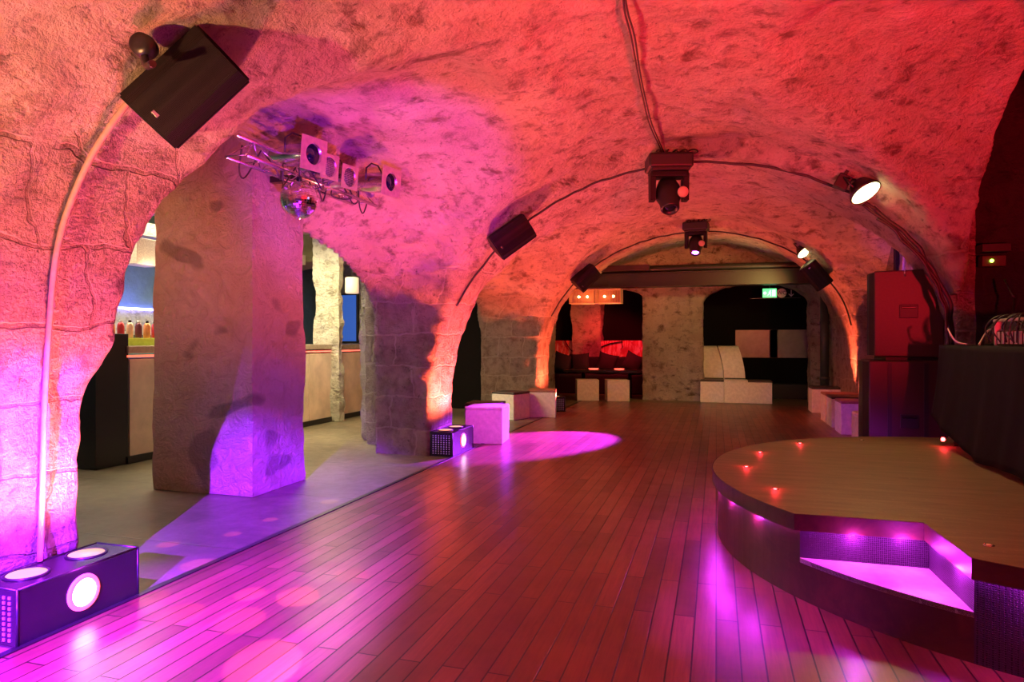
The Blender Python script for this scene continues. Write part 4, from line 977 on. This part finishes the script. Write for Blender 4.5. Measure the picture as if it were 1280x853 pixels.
# ------------------------------------------------------------------ the bar in the aisle
bt = thing('bar_counter', 'long bar with pale front panels and a red light strip under its worktop', 'bar', (-5.5, 7.9, 0))
for k in range(7):
    y0 = -2.68+k*.76; bm = bm_new(); add_box(bm, (.04, .75, .95), (-.02, y0+.37, .545), bev=.003); obj('front_panel', bm, 'ply', bt)
bm = bm_new(); add_box(bm, (.5, 5.4, .07), (-.23, -.02, 1.115), bev=.004); obj('worktop', bm, 'counter', bt)
bm = bm_new(); add_box(bm, (.02, 5.4, .02), (-.005, -.02, 1.05)); obj('light_strip', bm, 'strip_red', bt)
bm = bm_new(); add_box(bm, (.46, 5.4, 1.0), (-.27, -.02, .52)); add_box(bm, (.03, 5.4, .07), (-.0, -.02, .035)); obj('carcass', bm, 'black', bt)
bm = bm_new(); add_box(bm, (.5, .36, 1.27), (-5.75, 5.02, .635), bev=.006); tag(obj('bar_end_cabinet', bm, 'black_gloss'), 'tall black cabinet at the near end of the bar', 'cabinet')
o = bpy.data.objects['bar_end_cabinet']
can_m = [plain('can red', (.6, .05, .07), .3, .3), plain('can orange', (.75, .30, .12), .3, .3), plain('can dark', (.15, .04, .06), .3, .3), plain('can cream', (.7, .5, .35), .3, .3)]
bm = bm_new(); add_box(bm, (.3, .9, .08), (0, 0, .04), bev=.004); tag(obj('bottle_tray', bm, M['exit_green'] if 0 else plain('lime tray', (.45, .55, .05), .4), loc=(-5.85, 5.75, 1.151)), 'lime green tray on the bar holding the cans', 'tray')
proto = None; k = 0
for j in range(2):
    for i in range(8):
        loc = (-5.78-.12*j, 5.37+i*.11, 1.232); mt = can_m[(i*3+j) % 4]
        t = thing('drink_bottle', 'small bright bottle in the packed rows on the lime green bar tray', 'bottle', loc, 0, 'bottles on the bar tray')
        bm = bm_new(); add_lathe(bm, [(.030, 0), (.033, .01), (.033, .12), (.028, .145), (.014, .16)], seg=14); obj('body', bm, mt, t)
        bm = bm_new(); add_lathe(bm, [(.014, .158), (.016, .16), (.016, .182), (.004, .184)], seg=12); obj('cap', bm, 'black_gloss' if i % 2 else 'sign_white', t)
bm = bm_new(); add_box(bm, (.03, 5.0, .03), (0, 0, 0)); tag(obj('light_strip', bm, 'led_blue', loc=(-7.26, 7.0, 1.62)), 'blue violet light strip along the wall behind the bar', 'light strip')
bm = bm_new(); add_box(bm, (.35, 5.0, .04), (0, 0, 0)); tag(obj('wall_shelf', bm, 'aluminium', loc=(-7.12, 7.0, 1.30)), 'pale shelf along the wall behind the bar', 'shelf')
bm = bm_new(); add_box(bm, (.5, 5.0, .9), (0, 0, .45), bev=.01); tag(obj('back_bar_unit', bm, 'aluminium', loc=(-7.0, 7.0, 0)), 'pale low unit along the wall behind the bar', 'cabinet')
slab('wall_tile_band', -7.3, -7.27, 4.5, 9.6, 1.3, 1.6, 'stone_white')
lamp('blue_glow', 'AREA', (-7.15, 6.9, 1.62), (.15, .12, 1), 25, (-7.3, 6.9, 2.3), .1, sy=4)
bl = at_x(176, 316, -6.0); t = thing('bar_pendant', 'boxy perforated metal pendant lamp above the near end of the bar', 'lamp', bl)
bm = bm_new(); add_box(bm, (.26, .36, .28), (0, 0, 0), bev=.006); obj('shade', bm, perforated('pendant mesh', (.75, .6, .42), (.35, .28, .24), scale=90), t)
bm = bm_new(); add_cyl(bm, (0, 0, .14), (0, 0, 2.9-bl.z), .006, seg=8); obj('rod', bm, 'dark_metal', t)
lamp('pendant_glow', 'POINT', bl+Vector((.2, 0, -.2)), (1, .8, .5), 6, size=.08)
bl = at_x(440, 357, -5.2); t = thing('bar_pendant', 'small pale pendant lamp above the far end of the bar', 'lamp', bl)
bm = bm_new(); add_lathe(bm, [(.09, -.12), (.10, -.11), (.10, .11), (.085, .12)]); obj('shade', bm, 'shade_pale', t)
bm = bm_new(); add_cyl(bm, (0, 0, .12), (0, 0, 2.9-bl.z), .006, seg=8); obj('rod', bm, 'dark_metal', t)
slab('beam_aisle', -7.3, -5.3, 5.5, 5.8, 2.55, 2.9, 'black', 'dark beam under the aisle ceiling')
slab('ceiling_bar', -7.3, -6.2, 5.9, 9.2, 2.40, 2.55, 'stone_white', 'white dropped ceiling edge over the bar')
# arched soffit further down the aisle
bm = bm_new(); a0 = []
poly = [(-7.2, 2.9)] + [(-5.9+1.3*math.cos(PI-PI*k/20), 2.15+.32*math.sin(PI-PI*k/20)) for k in range(21)] + [(-3.95, 2.15), (-3.95, 2.9)]
add_prism(bm, poly, -9.9, -9.3, m=Matrix(((1, 0, 0, 0), (0, 0, -1, 0), (0, 1, 0, 0), (0, 0, 0, 1)))); struct(obj('beam_arch', bm, plain('olive plaster', (.16, .14, .06), .6, bump=.01)), 'dark olive arch crossing the aisle')
q = at_y(437, 398, 11.17); bm = bm_new(); add_box(bm, (.62, .06, .92), (0, 0, 0), bev=.01); f = obj('window_2', bm, 'beam', loc=(q.x-.12, 11.17, q.z)); struct(f, 'blue lit window at the end of the bar')
bm = bm_new(); add_box(bm, (.55, .02, .86), (0, -.03, 0)); obj('pane', bm, 'blue_glass', f)
